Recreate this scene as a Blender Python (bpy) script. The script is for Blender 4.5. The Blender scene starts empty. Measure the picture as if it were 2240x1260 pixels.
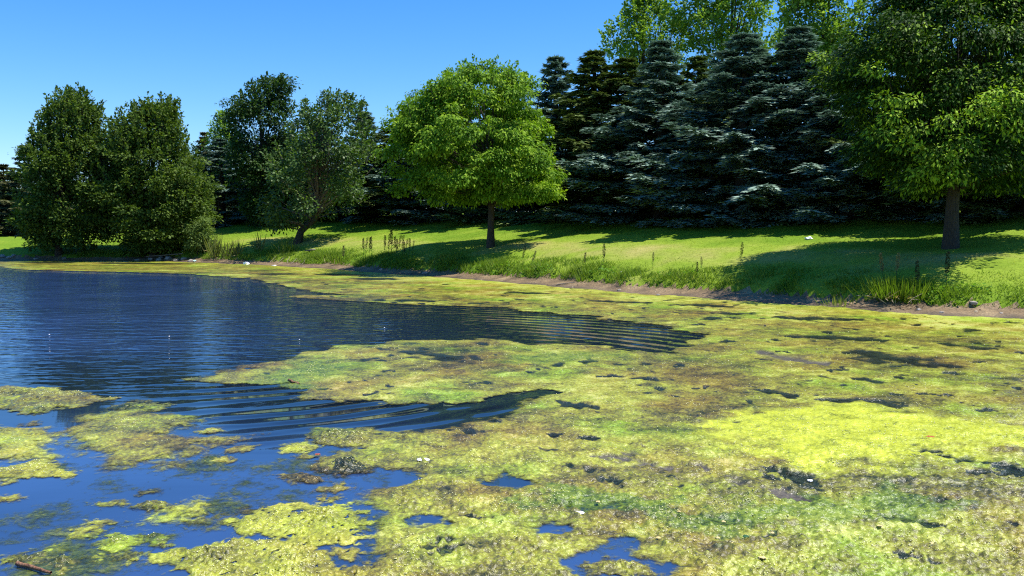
import bpy, math, random
import numpy as np
from mathutils import Vector

# ------------------------------------------------------------------ camera, sky, sun
S = bpy.context.scene
COL = S.collection
CAM_H, FPX, PITCH = 2.4, 1940.0, math.atan(136 / 1940.0)
cam_d = bpy.data.cameras.new("camera")
cam = bpy.data.objects.new("camera", cam_d)
COL.objects.link(cam)
cam.location = (0, 0, CAM_H)
cam.rotation_euler = (math.pi / 2 - PITCH, 0, 0)
cam_d.sensor_width = 36
cam_d.lens = 36 * FPX / 2240
cam_d.clip_end = 3000
S.camera = cam

SUN_V = Vector((0.46, -0.02, 1.0)).normalized()
SUN_EL = math.asin(SUN_V.z)
SUN_AZ = math.atan2(SUN_V.x, SUN_V.y)
w = bpy.data.worlds.new("World")
S.world = w
w.use_nodes = True
wn = w.node_tree.nodes
wl = w.node_tree.links
sky = wn.new("ShaderNodeTexSky")
sky.sky_type = 'NISHITA'
sky.sun_disc = False
sky.sun_elevation = SUN_EL
sky.sun_rotation = SUN_AZ
sky.altitude = 0
sky.air_density = 1.0
sky.dust_density = 0.25
sky.ozone_density = 2.2
hsv = wn.new("ShaderNodeHueSaturation")
hsv.inputs['Saturation'].default_value = 1.22
tint = wn.new("ShaderNodeMix")
tint.data_type = 'RGBA'
tint.blend_type = 'MULTIPLY'
tint.inputs[0].default_value = 1.0
tint.inputs[7].default_value = (0.82, 0.97, 1.24, 1)
bg = wn["Background"]
bg.inputs['Strength'].default_value = 0.11
wl.new(sky.outputs[0], tint.inputs[6])
wl.new(tint.outputs[2], hsv.inputs['Color'])
wl.new(hsv.outputs[0], bg.inputs['Color'])

sun_d = bpy.data.lights.new("sun", 'SUN')
sun_d.energy = 5.0
sun_d.angle = math.radians(0.5)
sun_d.color = (1.0, 0.955, 0.88)
sun = bpy.data.objects.new("sun", sun_d)
COL.objects.link(sun)
sun.rotation_euler = (-SUN_V).to_track_quat('-Z', 'Y').to_euler()

vs = S.view_settings
vs.view_transform = 'Standard'
vs.look = 'None'
vs.gamma = 1
vs.use_curve_mapping = False
vs.exposure = 0.6
S.render.engine = 'CYCLES'
cy = S.cycles
cy.max_bounces = 7
cy.diffuse_bounces = 3
cy.glossy_bounces = 3
cy.transmission_bounces = 4
cy.transparent_max_bounces = 8
cy.caustics_reflective = False
cy.caustics_refractive = False
cy.use_denoising = False
cy.filter_width = 1.2
cy.sample_clamp_indirect = 4.0

# ------------------------------------------------------------------ helpers
RNG = np.random.default_rng(7)
ORD = 'first second third fourth fifth sixth seventh eighth ninth tenth eleventh twelfth thirteenth fourteenth fifteenth sixteenth'.split()


def _hash(ix, iy, seed):
    n = (ix.astype(np.int64) * 374761393 + iy.astype(np.int64) * 668265263 + seed * 974634777) & 0xFFFFFFFF
    n = ((n ^ (n >> 13)) * 1274126177) & 0xFFFFFFFF
    n = n ^ (n >> 16)
    return (n & 0xFFFF).astype(np.float64) / 65535.0


def vnoise(x, y, seed=0):
    x0 = np.floor(x); y0 = np.floor(y)
    fx = x - x0; fy = y - y0
    u = fx * fx * (3 - 2 * fx); v = fy * fy * (3 - 2 * fy)

    def g(ix, iy, dx, dy):
        a = _hash(ix, iy, seed) * 6.2831853
        return np.cos(a) * dx + np.sin(a) * dy
    n0 = g(x0, y0, fx, fy); n1 = g(x0 + 1, y0, fx - 1, fy)
    n2 = g(x0, y0 + 1, fx, fy - 1); n3 = g(x0 + 1, y0 + 1, fx - 1, fy - 1)
    return ((n0 + (n1 - n0) * u) * (1 - v) + (n2 + (n3 - n2) * u) * v) * 0.85


def fbm(x, y, octs=4, seed=0, gain=0.5, cell=None):
    s = 0; a = 1.0; f = 1.0
    ca, sa = math.cos(0.6), math.sin(0.6)
    for o in range(octs):
        n = vnoise(x * f, y * f, seed + o * 17)
        if cell is not None:
            n = n * np.clip(1.6 - cell * f * 1.6, 0, 1)
        s = s + a * n
        a *= gain; f *= 2.03
        x, y = ca * x - sa * y, sa * x + ca * y
    return s


def sstep(a, b, t):
    t = np.clip((t - a) / (b - a), 0, 1)
    return t * t * (3 - 2 * t)


def sdf_poly(P, X, Y):
    """signed distance, positive inside"""
    P = np.asarray(P, float)
    d2 = np.full(X.shape, 1e18)
    inside = np.zeros(X.shape, bool)
    n = len(P)
    for i in range(n):
        ax, ay = P[i]; bx, by = P[(i + 1) % n]
        ex, ey = bx - ax, by - ay
        t = np.clip(((X - ax) * ex + (Y - ay) * ey) / (ex * ex + ey * ey + 1e-12), 0, 1)
        d2 = np.minimum(d2, (X - ax - t * ex) ** 2 + (Y - ay - t * ey) ** 2)
        if ay != by:
            c = ((ay > Y) != (by > Y)) & (X < (bx - ax) * (Y - ay) / (by - ay) + ax)
            inside ^= c
    d = np.sqrt(d2)
    return np.where(inside, d, -d)


def ray(px, py):
    x = (px - 1120) / FPX; v = (630 - py) / FPX
    c, s = math.cos(PITCH), math.sin(PITCH)
    return np.array([x, c + v * s, -s + v * c])


def on_water(px, py):
    d = ray(px, py); t = -CAM_H / d[2]
    return (d[0] * t, d[1] * t)


def wpoly(pts):
    return [on_water(*p) for p in pts]


def mesh_from(name, V, tris=None, quads=None, attrs=None, smooth=False):
    """numpy -> mesh; tris (n,3) and/or quads (n,4); attrs {name: (float array per vertex)}"""
    me = bpy.data.meshes.new(name)
    V = np.asarray(V, np.float32)
    nt = 0 if tris is None else len(tris)
    nq = 0 if quads is None else len(quads)
    me.vertices.add(len(V))
    me.vertices.foreach_set("co", V.ravel())
    loops = []
    if nt: loops.append(np.asarray(tris, np.int32).ravel())
    if nq: loops.append(np.asarray(quads, np.int32).ravel())
    L = np.concatenate(loops)
    me.loops.add(len(L))
    me.loops.foreach_set("vertex_index", L)
    me.polygons.add(nt + nq)
    starts = np.concatenate([np.arange(nt) * 3, nt * 3 + np.arange(nq) * 4]).astype(np.int32)
    me.polygons.foreach_set("loop_start", starts)
    if smooth:
        me.polygons.foreach_set("use_smooth", np.ones(nt + nq, bool))
    if attrs:
        for k, a in attrs.items():
            a = np.asarray(a, np.float32)
            if a.ndim == 1:
                at = me.attributes.new(k, 'FLOAT', 'POINT')
                at.data.foreach_set("value", a)
            else:
                at = me.attributes.new(k, 'FLOAT_VECTOR', 'POINT')
                at.data.foreach_set("vector", a.ravel())
    me.update(calc_edges=True)
    me.validate()
    return me


def obj(name, me, mat=None, parent=None, loc=None):
    o = bpy.data.objects.new(name, me)
    COL.objects.link(o)
    if mat is not None and not me.materials:
        me.materials.append(mat)
    if parent is not None: o.parent = parent
    if loc is not None: o.location = loc
    return o


def tag(o, label=None, cat=None, group=None, kind=None):
    if label: o['label'] = label
    if cat: o['category'] = cat
    if group: o['group'] = group
    if kind: o['kind'] = kind
    return o


def thing(name, loc, label, cat, group=None, rz=0.0, scale=None):
    o = bpy.data.objects.new(name, None)
    COL.objects.link(o)
    o.empty_display_size = 0.2
    o.location = loc
    o.rotation_euler = (0, 0, rz)
    if scale: o.scale = scale
    return tag(o, label, cat, group)


def copy_tree(root, loc, rz, scale, label, group=None):
    r = root.copy(); COL.objects.link(r)
    r.location = loc; r.rotation_euler = (0, 0, rz); r.scale = scale
    r['label'] = label
    if group: r['group'] = group
    for ch in list(root.children):
        c = ch.copy(); COL.objects.link(c); c.parent = r
        for g in list(ch.children):
            d = g.copy(); COL.objects.link(d); d.parent = c
    return r


class Tubes:
    def __init__(self): self.V = []; self.Q = []; self.n = 0

    def add(self, pts, radii, sides=6):
        pts = np.asarray(pts, float); m = len(pts)
        ang = np.arange(sides) * 2 * math.pi / sides
        tang = np.gradient(pts, axis=0)
        tang /= np.linalg.norm(tang, axis=1)[:, None] + 1e-9
        for i in range(m):
            t = tang[i]
            u = np.cross(t, [0.31, 0.95, 0.05]); u /= np.linalg.norm(u) + 1e-9
            v = np.cross(t, u)
            self.V.append(pts[i] + radii[i] * (np.cos(ang)[:, None] * u + np.sin(ang)[:, None] * v))
        k = np.arange(sides); k2 = (k + 1) % sides
        for i in range(m - 1):
            a = self.n + i * sides; b = a + sides
            self.Q.append(np.stack([a + k, a + k2, b + k2, b + k], 1))
        self.n += m * sides

    def mesh(self, name):
        return mesh_from(name, np.concatenate(self.V), quads=np.concatenate(self.Q), smooth=True)


def nrm(a):
    return a / (np.linalg.norm(a, axis=-1, keepdims=True) + 1e-9)


def leaf_mesh(name, P, A, N, L, W, tint, fold=0.25):
    """leaves: base P, axis A (unit), normal N, length L, width W -> folded diamonds"""
    A = nrm(A); N = nrm(N - A * np.sum(N * A, 1, keepdims=True)); B = np.cross(A, N)
    L = L[:, None]; W = W[:, None]
    base = P; tip = P + A * L - N * L * 0.08
    mid = P + A * L * 0.45
    l = mid + B * W * 0.5 - N * W * fold * 0.5 + N * W * 0.1
    r = mid - B * W * 0.5 - N * W * fold * 0.5 + N * W * 0.1
    n = len(P)
    V = np.stack([base, l, tip, r], 1).reshape(-1, 3)
    i = np.arange(n) * 4
    T = np.concatenate([np.stack([i, i + 2, i + 1], 1), np.stack([i, i + 3, i + 2], 1)])
    return mesh_from(name, V, tris=T, attrs={"tint": np.repeat(tint, 4)})


# ------------------------------------------------------------------ materials
def new_mat(name):
    m = bpy.data.materials.new(name); m.use_nodes = True
    nt = m.node_tree
    for n in list(nt.nodes): nt.nodes.remove(n)
    out = nt.nodes.new("ShaderNodeOutputMaterial")
    return m, nt, out


def N(nt, t, **kw):
    n = nt.nodes.new(t)
    for k, v in kw.items():
        if k in ('inputs',):
            for a, b in v.items(): n.inputs[a].default_value = b
        else: setattr(n, k, v)
    return n


def ramp(nt, stops, fac=None):
    r = nt.nodes.new("ShaderNodeValToRGB")
    e = r.color_ramp.elements
    while len(e) < len(stops): e.new(0.5)
    for el, (p, c) in zip(e, stops):
        el.position = p; el.color = (c[0], c[1], c[2], 1)
    if fac is not None: nt.links.new(fac, r.inputs[0])
    return r


def leaf_mat(name, c0, c1, c2, trans=0.35, tcol=None, rough=0.6, spec=0.10, scale=0.6):
    m, nt, out = new_mat(name)
    at = N(nt, "ShaderNodeAttribute", attribute_name="tint")
    r = ramp(nt, [(0.0, c0), (0.55, c1), (1.0, c2)], at.outputs['Fac'])
    p = N(nt, "ShaderNodeBsdfPrincipled")
    p.inputs['Roughness'].default_value = rough
    p.inputs['Specular IOR Level'].default_value = spec
    nt.links.new(r.outputs[0], p.inputs['Base Color'])
    t = N(nt, "ShaderNodeBsdfTranslucent")
    tm = N(nt, "ShaderNodeMix", data_type='RGBA', blend_type='MULTIPLY')
    tm.inputs[0].default_value = 1.0
    tm.inputs[7].default_value = (*(tcol or (1.5, 1.6, 0.55)), 1)
    nt.links.new(r.outputs[0], tm.inputs[6])
    nt.links.new(tm.outputs[2], t.inputs['Color'])
    mx = N(nt, "ShaderNodeMixShader"); mx.inputs[0].default_value = trans
    nt.links.new(p.outputs[0], mx.inputs[1]); nt.links.new(t.outputs[0], mx.inputs[2])
    nt.links.new(mx.outputs[0], out.inputs[0])
    return m


def bark_mat(name, c0, c1, scale=6.0):
    m, nt, out = new_mat(name)
    tc = N(nt, "ShaderNodeTexCoord")
    mp = N(nt, "ShaderNodeMapping"); mp.inputs['Scale'].default_value = (scale * 2.5, scale * 2.5, scale * 0.5)
    nt.links.new(tc.outputs['Object'], mp.inputs[0])
    no = N(nt, "ShaderNodeTexNoise"); no.inputs['Scale'].default_value = 2.0; no.inputs['Detail'].default_value = 6
    nt.links.new(mp.outputs[0], no.inputs['Vector'])
    r = ramp(nt, [(0.3, c0), (0.7, c1)], no.outputs[0])
    p = N(nt, "ShaderNodeBsdfPrincipled"); p.inputs['Roughness'].default_value = 0.9
    b = N(nt, "ShaderNodeBump"); b.inputs['Strength'].default_value = 0.8; b.inputs['Distance'].default_value = 0.03
    nt.links.new(no.outputs[0], b.inputs['Height']); nt.links.new(b.outputs[0], p.inputs['Normal'])
    nt.links.new(r.outputs[0], p.inputs['Base Color']); nt.links.new(p.outputs[0], out.inputs[0])
    return m


def plain_mat(name, c, rough=0.6, var=0.15, scale=20.0, spec=0.3):
    m, nt, out = new_mat(name)
    tc = N(nt, "ShaderNodeTexCoord")
    no = N(nt, "ShaderNodeTexNoise"); no.inputs['Scale'].default_value = scale; no.inputs['Detail'].default_value = 4
    nt.links.new(tc.outputs['Object'], no.inputs['Vector'])
    lo = tuple(x * (1 - var) for x in c); hi = tuple(min(1, x * (1 + var)) for x in c)
    r = ramp(nt, [(0.3, lo), (0.7, hi)], no.outputs[0])
    p = N(nt, "ShaderNodeBsdfPrincipled"); p.inputs['Roughness'].default_value = rough
    p.inputs['Specular IOR Level'].default_value = spec
    nt.links.new(r.outputs[0], p.inputs['Base Color']); nt.links.new(p.outputs[0], out.inputs[0])
    return m


M = {}
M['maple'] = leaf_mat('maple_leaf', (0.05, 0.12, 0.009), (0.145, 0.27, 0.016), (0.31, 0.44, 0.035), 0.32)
M['ash'] = leaf_mat('ash_leaf', (0.017, 0.044, 0.006), (0.030, 0.076, 0.008), (0.29, 0.44, 0.03), 0.2)  # crown shade painted into the dark stops, sunlight into the last
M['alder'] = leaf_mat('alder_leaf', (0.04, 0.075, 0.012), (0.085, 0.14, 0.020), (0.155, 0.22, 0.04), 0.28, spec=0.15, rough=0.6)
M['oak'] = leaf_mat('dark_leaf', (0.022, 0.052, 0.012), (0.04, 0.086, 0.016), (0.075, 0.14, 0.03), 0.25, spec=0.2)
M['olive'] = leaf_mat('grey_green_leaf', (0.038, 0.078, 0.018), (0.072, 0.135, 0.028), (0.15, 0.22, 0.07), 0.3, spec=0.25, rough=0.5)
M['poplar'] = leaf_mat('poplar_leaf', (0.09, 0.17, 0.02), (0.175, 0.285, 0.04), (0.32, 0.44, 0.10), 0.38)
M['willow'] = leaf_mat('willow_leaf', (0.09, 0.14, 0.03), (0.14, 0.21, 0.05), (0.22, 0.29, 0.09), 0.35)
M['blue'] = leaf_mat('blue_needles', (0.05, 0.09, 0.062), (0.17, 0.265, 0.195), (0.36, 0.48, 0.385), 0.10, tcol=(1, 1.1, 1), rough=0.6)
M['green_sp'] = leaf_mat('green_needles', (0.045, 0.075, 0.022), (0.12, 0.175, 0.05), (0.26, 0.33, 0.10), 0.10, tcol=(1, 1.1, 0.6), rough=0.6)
M['brown_pine'] = leaf_mat('brown_pine_needles', (0.05, 0.065, 0.025), (0.11, 0.125, 0.05), (0.20, 0.20, 0.09), 0.10, rough=0.7)
M['tan_pine'] = leaf_mat('tan_pine_needles', (0.07, 0.075, 0.03), (0.14, 0.14, 0.055), (0.26, 0.23, 0.10), 0.10, rough=0.7)
M['bark'] = bark_mat('grey_brown_bark', (0.022, 0.016, 0.010), (0.07, 0.052, 0.034))
M['bark_dark'] = bark_mat('dark_bark', (0.02, 0.016, 0.012), (0.065, 0.05, 0.038))
M['dead'] = bark_mat('dead_twig_bark', (0.10, 0.07, 0.055), (0.22, 0.16, 0.12))

# ------------------------------------------------------------------ terrain
SHORE_PX = [(0, 571), (120, 571), (230, 572), (330, 571), (430, 575), (560, 580), (700, 588), (800, 597), (900, 603), (960, 607),
            (1100, 619), (1250, 632), (1400, 645), (1500, 651), (1650, 661), (1800, 674), (1900, 683), (2050, 691),
            (2240, 700)]
POND = wpoly(SHORE_PX) + [(15.6, 19.9), (19, 16), (24, 9), (27, 2), (20, 1.2), (8, 2.2), (0, 2.4), (-10, 2.0), (-30, -4),
                          (-60, -10), (-80, 20), (-75, 50), (-55, 60.5)]


def shore_d(X, Y):
    """distance inland from the waterline (negative in the pond)"""
    d = -sdf_poly(POND, X, Y)
    return d + 0.35 * fbm(X * 0.45, Y * 0.45, 3, 5) * np.exp(-np.abs(d) / 3.0) * 2


HX = np.array([-60, -6, -2, 0, 1.15, 1.4, 3.0, 4.6, 6.5, 9, 12, 15, 22, 60, 400])
HZ = np.array([-1.6, -1.0, -0.30, 0, 0.20, 0.46, 0.95, 1.36, 1.62, 1.98, 2.42, 2.85, 3.35, 4.2, 6.0])
FX = np.array([-60, -6, -2, 0, 1.15, 1.4, 3, 6, 12, 22, 60, 400])
FZ = np.array([-1.6, -1.0, -0.30, 0, 0.25, 0.42, 0.75, 1.2, 1.55, 1.75, 1.9, 3.0])


def edge_d(X, Y):
    return 0.35 * fbm(X * 0.22, Y * 0.22, 2, 13) + 0.55 * fbm(X * 0.8, Y * 0.8, 4, 11)


def height(X, Y, d=None):
    X = np.asarray(X, float); Y = np.asarray(Y, float)
    if d is None: d = shore_d(X, Y)
    e = edge_d(X, Y)
    dd = np.where(d > 0, d - e * np.clip(d / 0.8, 0, 1) * np.exp(-np.maximum(d - 1.2, 0) / 2.0), d)
    hill = np.interp(dd, HX, HZ); flat = np.interp(dd, FX, FZ)
    k = sstep(-27, -20, X + 0.12 * (Y - 60))
    z = flat * (1 - k) + hill * k
    z = z + np.clip(d / 3, 0, 1) * (0.16 * fbm(X * 0.22, Y * 0.22, 3, 3) + 0.05 * fbm(X * 1.1, Y * 1.1, 2, 9))
    z = z + np.clip(1 - np.abs(d - 0.6) / 0.6, 0, 1) * 0.06 * fbm(X * 2.2, Y * 2.2, 3, 21)
    return z


def hz(x, y):
    return float(height(np.array([x]), np.array([y]))[0])


def on_ground(px, py, tmax=120):
    d = ray(px, py)
    t = np.arange(12, tmax, 0.05)
    X = d[0] * t; Y = d[1] * t; Z = CAM_H + d[2] * t
    g = np.maximum(height(X, Y), 0)
    k = np.argmax(Z <= g)
    if Z[k] > g[k]: k = len(t) - 1
    return Vector((X[k], Y[k], g[k]))


def on_dist(px, dist):
    """point seen at column px, 'dist' metres inland from the waterline"""
    t = np.arange(12, 140, 0.1); x = (px - 1120) / FPX
    d = shore_d(x * t, t)
    ok = np.where((d[:-1] < dist) & (d[1:] >= dist))[0]
    k = ok[0] if len(ok) else len(t) - 1
    X, Y = x * t[k], t[k]
    return Vector((X, Y, hz(X, Y)))


def grow(a, b, n, p):
    return a + (b - a) * np.linspace(0, 1, n)[1:] ** p


xs = np.concatenate([-grow(42, 900, 26, 2.6)[::-1], np.arange(-42, 26.01, 0.2), grow(26, 900, 26, 2.6)])
ys = np.concatenate([-grow(14, 400, 14, 2.4)[::-1], np.arange(-14, 15, 1.0), np.arange(15, 72, 0.2), grow(72, 1500, 40, 2.8)])
GX, GY = np.meshgrid(xs, ys)
GD = shore_d(GX.ravel(), GY.ravel()).reshape(GX.shape)
GZ = height(GX.ravel(), GY.ravel(), GD.ravel()).reshape(GX.shape)
GE = edge_d(GX.ravel(), GY.ravel()).reshape(GX.shape)
ny, nx = GX.shape
idx = np.arange(ny * nx).reshape(ny, nx)
quads = np.stack([idx[:-1, :-1], idx[:-1, 1:], idx[1:, 1:], idx[1:, :-1]], -1).reshape(-1, 4)
dq = (GD - GE).ravel()[quads].mean(1)
GV = np.stack([GX, GY, GZ], -1).reshape(-1, 3)


def sub_mesh(name, V, quads, attrs, smooth=True):
    used, inv = np.unique(quads.ravel(), return_inverse=True)
    return mesh_from(name, V[used], quads=inv.reshape(-1, 4), attrs={k: a[used] for k, a in attrs.items()}, smooth=smooth)


# lawn
m, nt, out = new_mat('lawn_turf'); M['lawn'] = m
geo = N(nt, "ShaderNodeNewGeometry")
n1 = N(nt, "ShaderNodeTexNoise"); n1.inputs['Scale'].default_value = 0.35; n1.inputs['Detail'].default_value = 5
n2 = N(nt, "ShaderNodeTexNoise"); n2.inputs['Scale'].default_value = 5.0; n2.inputs['Detail'].default_value = 8
n2.inputs['Roughness'].default_value = 0.7
for n in (n1, n2): nt.links.new(geo.outputs['Position'], n.inputs['Vector'])
dry = N(nt, "ShaderNodeAttribute", attribute_name="dry")
add = N(nt, "ShaderNodeMath", operation='MULTIPLY_ADD'); add.inputs[1].default_value = 0.55
nt.links.new(n1.outputs[0], add.inputs[0]); nt.links.new(dry.outputs['Fac'], add.inputs[2])
r1 = ramp(nt, [(0.25, (0.14, 0.235, 0.016)), (0.5, (0.22, 0.30, 0.03)), (0.75, (0.32, 0.31, 0.085)), (1.0, (0.42, 0.37, 0.14))], add.outputs[0])
r2 = ramp(nt, [(0.3, (0.72, 0.74, 0.68)), (0.7, (1.15, 1.15, 1.1))], n2.outputs[0])
mm = N(nt, "ShaderNodeMix", data_type='RGBA', blend_type='MULTIPLY'); mm.inputs[0].default_value = 1
nt.links.new(r1.outputs[0], mm.inputs[6]); nt.links.new(r2.outputs[0], mm.inputs[7])
p = N(nt, "ShaderNodeBsdfPrincipled"); p.inputs['Roughness'].default_value = 0.9; p.inputs['Specular IOR Level'].default_value = 0.1
bp = N(nt, "ShaderNodeBump"); bp.inputs['Strength'].default_value = 0.6; bp.inputs['Distance'].default_value = 0.06
nt.links.new(n2.outputs[0], bp.inputs['Height']); nt.links.new(bp.outputs[0], p.inputs['Normal'])
nt.links.new(mm.outputs[2], p.inputs['Base Color']); nt.links.new(p.outputs[0], out.inputs[0])


def dry_at(X, Y, D):
    """mown bench a few metres up from the bank is parched"""
    band = np.exp(-((D - 5.2) / 1.5) ** 2) * 0.32 + np.exp(-((D - 3.0) / 2.0) ** 2) * 0.22
    band = band + 0.30 * vnoise(X * 0.12, Y * 0.35, 31) + 0.30 * fbm(X * 0.55, Y * 0.55, 3, 33) - 0.02
    return band * sstep(-26, -16, X)


dryv = dry_at(GX, GY, GD).ravel()
lawn = obj('lawn', sub_mesh('lawn', GV, quads[dq >= 1.2], {'dry': dryv}), M['lawn'])
tag(lawn, kind='structure', label='mown grass bank rising from the pond to the tree line')

# mud
m, nt, out = new_mat('shore_mud'); M['mud'] = m
geo = N(nt, "ShaderNodeNewGeometry")
n1 = N(nt, "ShaderNodeTexNoise"); n1.inputs['Scale'].default_value = 1.1; n1.inputs['Detail'].default_value = 7; n1.inputs['Roughness'].default_value = 0.65
n2 = N(nt, "ShaderNodeTexNoise"); n2.inputs['Scale'].default_value = 14; n2.inputs['Detail'].default_value = 6
for n in (n1, n2): nt.links.new(geo.outputs['Position'], n.inputs['Vector'])
wet = N(nt, "ShaderNodeAttribute", attribute_name="wet")
r1 = ramp(nt, [(0.3, (0.085, 0.055, 0.026)), (0.5, (0.20, 0.130, 0.060)), (0.7, (0.36, 0.255, 0.125))], n1.outputs[0])
r2 = ramp(nt, [(0.3, (0.6, 0.6, 0.6)), (0.65, (1.1, 1.1, 1.1))], n2.outputs[0])
mm = N(nt, "ShaderNodeMix", data_type='RGBA', blend_type='MULTIPLY'); mm.inputs[0].default_value = 1
nt.links.new(r1.outputs[0], mm.inputs[6]); nt.links.new(r2.outputs[0], mm.inputs[7])
mw = N(nt, "ShaderNodeMix", data_type='RGBA'); mw.inputs[7].default_value = (0.05, 0.038, 0.026, 1)
nt.links.new(wet.outputs['Fac'], mw.inputs[0]); nt.links.new(mm.outputs[2], mw.inputs[6])
p = N(nt, "ShaderNodeBsdfPrincipled"); p.inputs['Roughness'].default_value = 0.75
bp = N(nt, "ShaderNodeBump"); bp.inputs['Strength'].default_value = 0.9; bp.inputs['Distance'].default_value = 0.05
nt.links.new(n2.outputs[0], bp.inputs['Height']); nt.links.new(bp.outputs[0], p.inputs['Normal'])
nt.links.new(mw.outputs[2], p.inputs['Base Color']); nt.links.new(p.outputs[0], out.inputs[0])
wetv = np.clip(1 - (GD + 0.5 * fbm(GX * 0.8, GY * 0.8, 3, 41)) / 0.5, 0, 1).ravel() * 0.9
mud = obj('mud_bank', sub_mesh('mud_bank', GV, quads[dq < 1.2], {'wet': wetv}), M['mud'])
tag(mud, kind='structure', label='bare brown mud shelf along the edge of the pond')

# far road on the left
rx = np.linspace(-110, -14, 97)
V = []; Q = []
for i, x in enumerate(rx):
    yc = 83 + 0.02 * (x + 60)
    for yy in (yc - 1.6, yc - 0.5, yc + 0.6, yc + 1.7):
        V.append((x, yy, hz(x, yy) + 0.05))
for i in range(len(rx) - 1):
    for k in range(3):
        a = i * 4 + k
        Q.append((a, a + 4, a + 5, a + 1))
M['path'] = plain_mat('pale_concrete', (0.48, 0.44, 0.37), 0.85, 0.15, 1.5)
tag(obj('path', mesh_from('path', np.array(V), quads=np.array(Q), smooth=True), M['path']), kind='structure',
    label='pale footpath beyond the far left trees')

# ------------------------------------------------------------------ water
m, nt, out = new_mat('pond_water'); M['water'] = m
geo = N(nt, "ShaderNodeNewGeometry")


def wnoise(scale, sx, sy, rot, detail=2.0):
    mp = N(nt, "ShaderNodeMapping"); mp.inputs['Scale'].default_value = (sx, sy, 1); mp.inputs['Rotation'].default_value = (0, 0, rot)
    nt.links.new(geo.outputs['Position'], mp.inputs[0])
    n = N(nt, "ShaderNodeTexNoise"); n.inputs['Scale'].default_value = scale; n.inputs['Detail'].default_value = detail
    nt.links.new(mp.outputs[0], n.inputs['Vector'])
    return n


def math_(op, a, b=None, c=None):
    n = N(nt, "ShaderNodeMath", operation=op)
    for i, v in enumerate((a, b, c)):
        if v is None: continue
        if isinstance(v, (int, float)): n.inputs[i].default_value = v
        else: nt.links.new(v, n.inputs[i])
    return n.outputs[0]


chop = N(nt, "ShaderNodeAttribute", attribute_name="chop")
ring = N(nt, "ShaderNodeAttribute", attribute_name="ring")
ring2 = N(nt, "ShaderNodeAttribute", attribute_name="ring2")
wa = wnoise(2.2, 0.55, 1.35, 0.22, 2)
wb = wnoise(6.0, 0.6, 1.35, -0.15, 1)
h1 = math_('MULTIPLY', wa.outputs[0], 0.036)
h2 = math_('MULTIPLY_ADD', wb.outputs[0], 0.009, h1)
h3 = math_('MULTIPLY', h2, chop.outputs['Fac'])


def rings(cx, cy_, k, amp, maskout, dist):
    mp = N(nt, "ShaderNodeMapping"); mp.inputs['Location'].default_value = (-cx, -cy_, 0)
    nt.links.new(geo.outputs['Position'], mp.inputs[0])
    wv = N(nt, "ShaderNodeTexWave", wave_type='RINGS', rings_direction='Z', wave_profile='SIN')
    wv.inputs['Scale'].default_value = k; wv.inputs['Distortion'].default_value = dist
    wv.inputs['Detail'].default_value = 1.5; wv.inputs['Detail Scale'].default_value = 0.35
    nt.links.new(mp.outputs[0], wv.inputs['Vector'])
    am = N(nt, "ShaderNodeTexNoise"); am.inputs['Scale'].default_value = 0.7; am.inputs['Detail'].default_value = 2
    nt.links.new(geo.outputs['Position'], am.inputs['Vector'])
    amr = ramp(nt, [(0.3, (0.15, 0.15, 0.15)), (0.7, (1.3, 1.3, 1.3))], am.outputs[0])
    s = math_('MULTIPLY', math_('MULTIPLY', wv.outputs['Fac'], amp), amr.outputs[0])
    return math_('MULTIPLY', s, maskout)


RA = on_water(455, 752)
RB = on_water(1060, 870)
h4 = math_('ADD', h3, rings(RA[0], RA[1], 0.62, 0.034, ring.outputs['Fac'], 3.4))
h5 = math_('ADD', h4, rings(RB[0] - 7, RB[1] - 4.0, 0.62, 0.030, ring2.outputs['Fac'], 3.6))
bp = N(nt, "ShaderNodeBump"); bp.inputs['Strength'].default_value = 1.0; bp.inputs['Distance'].default_value = 1.0
nt.links.new(h5, bp.inputs['Height'])
p = N(nt, "ShaderNodeBsdfPrincipled")
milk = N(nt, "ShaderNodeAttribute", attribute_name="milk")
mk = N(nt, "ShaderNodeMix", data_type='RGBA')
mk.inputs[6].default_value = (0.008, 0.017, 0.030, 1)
mk.inputs[7].default_value = (0.028, 0.064, 0.165, 1)  # bluer body: painted sky reflection with some cloudiness
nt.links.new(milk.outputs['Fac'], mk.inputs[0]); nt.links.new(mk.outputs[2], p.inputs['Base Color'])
p.inputs['Roughness'].default_value = 0.03
p.inputs['IOR'].default_value = 1.36
nt.links.new(bp.outputs[0], p.inputs['Normal']); nt.links.new(p.outputs[0], out.inputs[0])

wx = np.concatenate([np.arange(-90, -36, 3.0), np.arange(-36, 20, 0.4), np.arange(20, 34, 2.0)])
wy = np.concatenate([np.arange(-16, 4, 2.0), np.arange(4, 64, 0.4), np.arange(64, 70, 3.0)])
WX, WY = np.meshgrid(wx, wy)
i = np.arange(WX.size).reshape(WX.shape)
wq = np.stack([i[:-1, :-1], i[:-1, 1:], i[1:, 1:], i[1:, :-1]], -1).reshape(-1, 4)
wd = shore_d(WX.ravel(), WY.ravel()).reshape(WX.shape)
RP = wpoly([(380, 835), (580, 828), (700, 872), (1000, 870), (1150, 870), (1150, 900), (870, 950), (560, 965), (450, 905)])
RP2 = wpoly([(1010, 672), (1300, 690), (1560, 725), (1500, 780), (1340, 765), (1160, 735)])
ringm = sstep(-0.6, 0.8, sdf_poly(RP, WX, WY))
ring2m = sstep(-1.0, 1.4, sdf_poly(RP2, WX, WY))
calm = sdf_poly(wpoly([(-900, 880), (300, 880), (450, 870), (620, 835), (900, 870), (1300, 850), (2600, 700), (2600, 1500), (-900, 1500)]), WX, WY)
chopm = 1 - 0.96 * sstep(-1.6, 0.6, calm)
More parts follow.
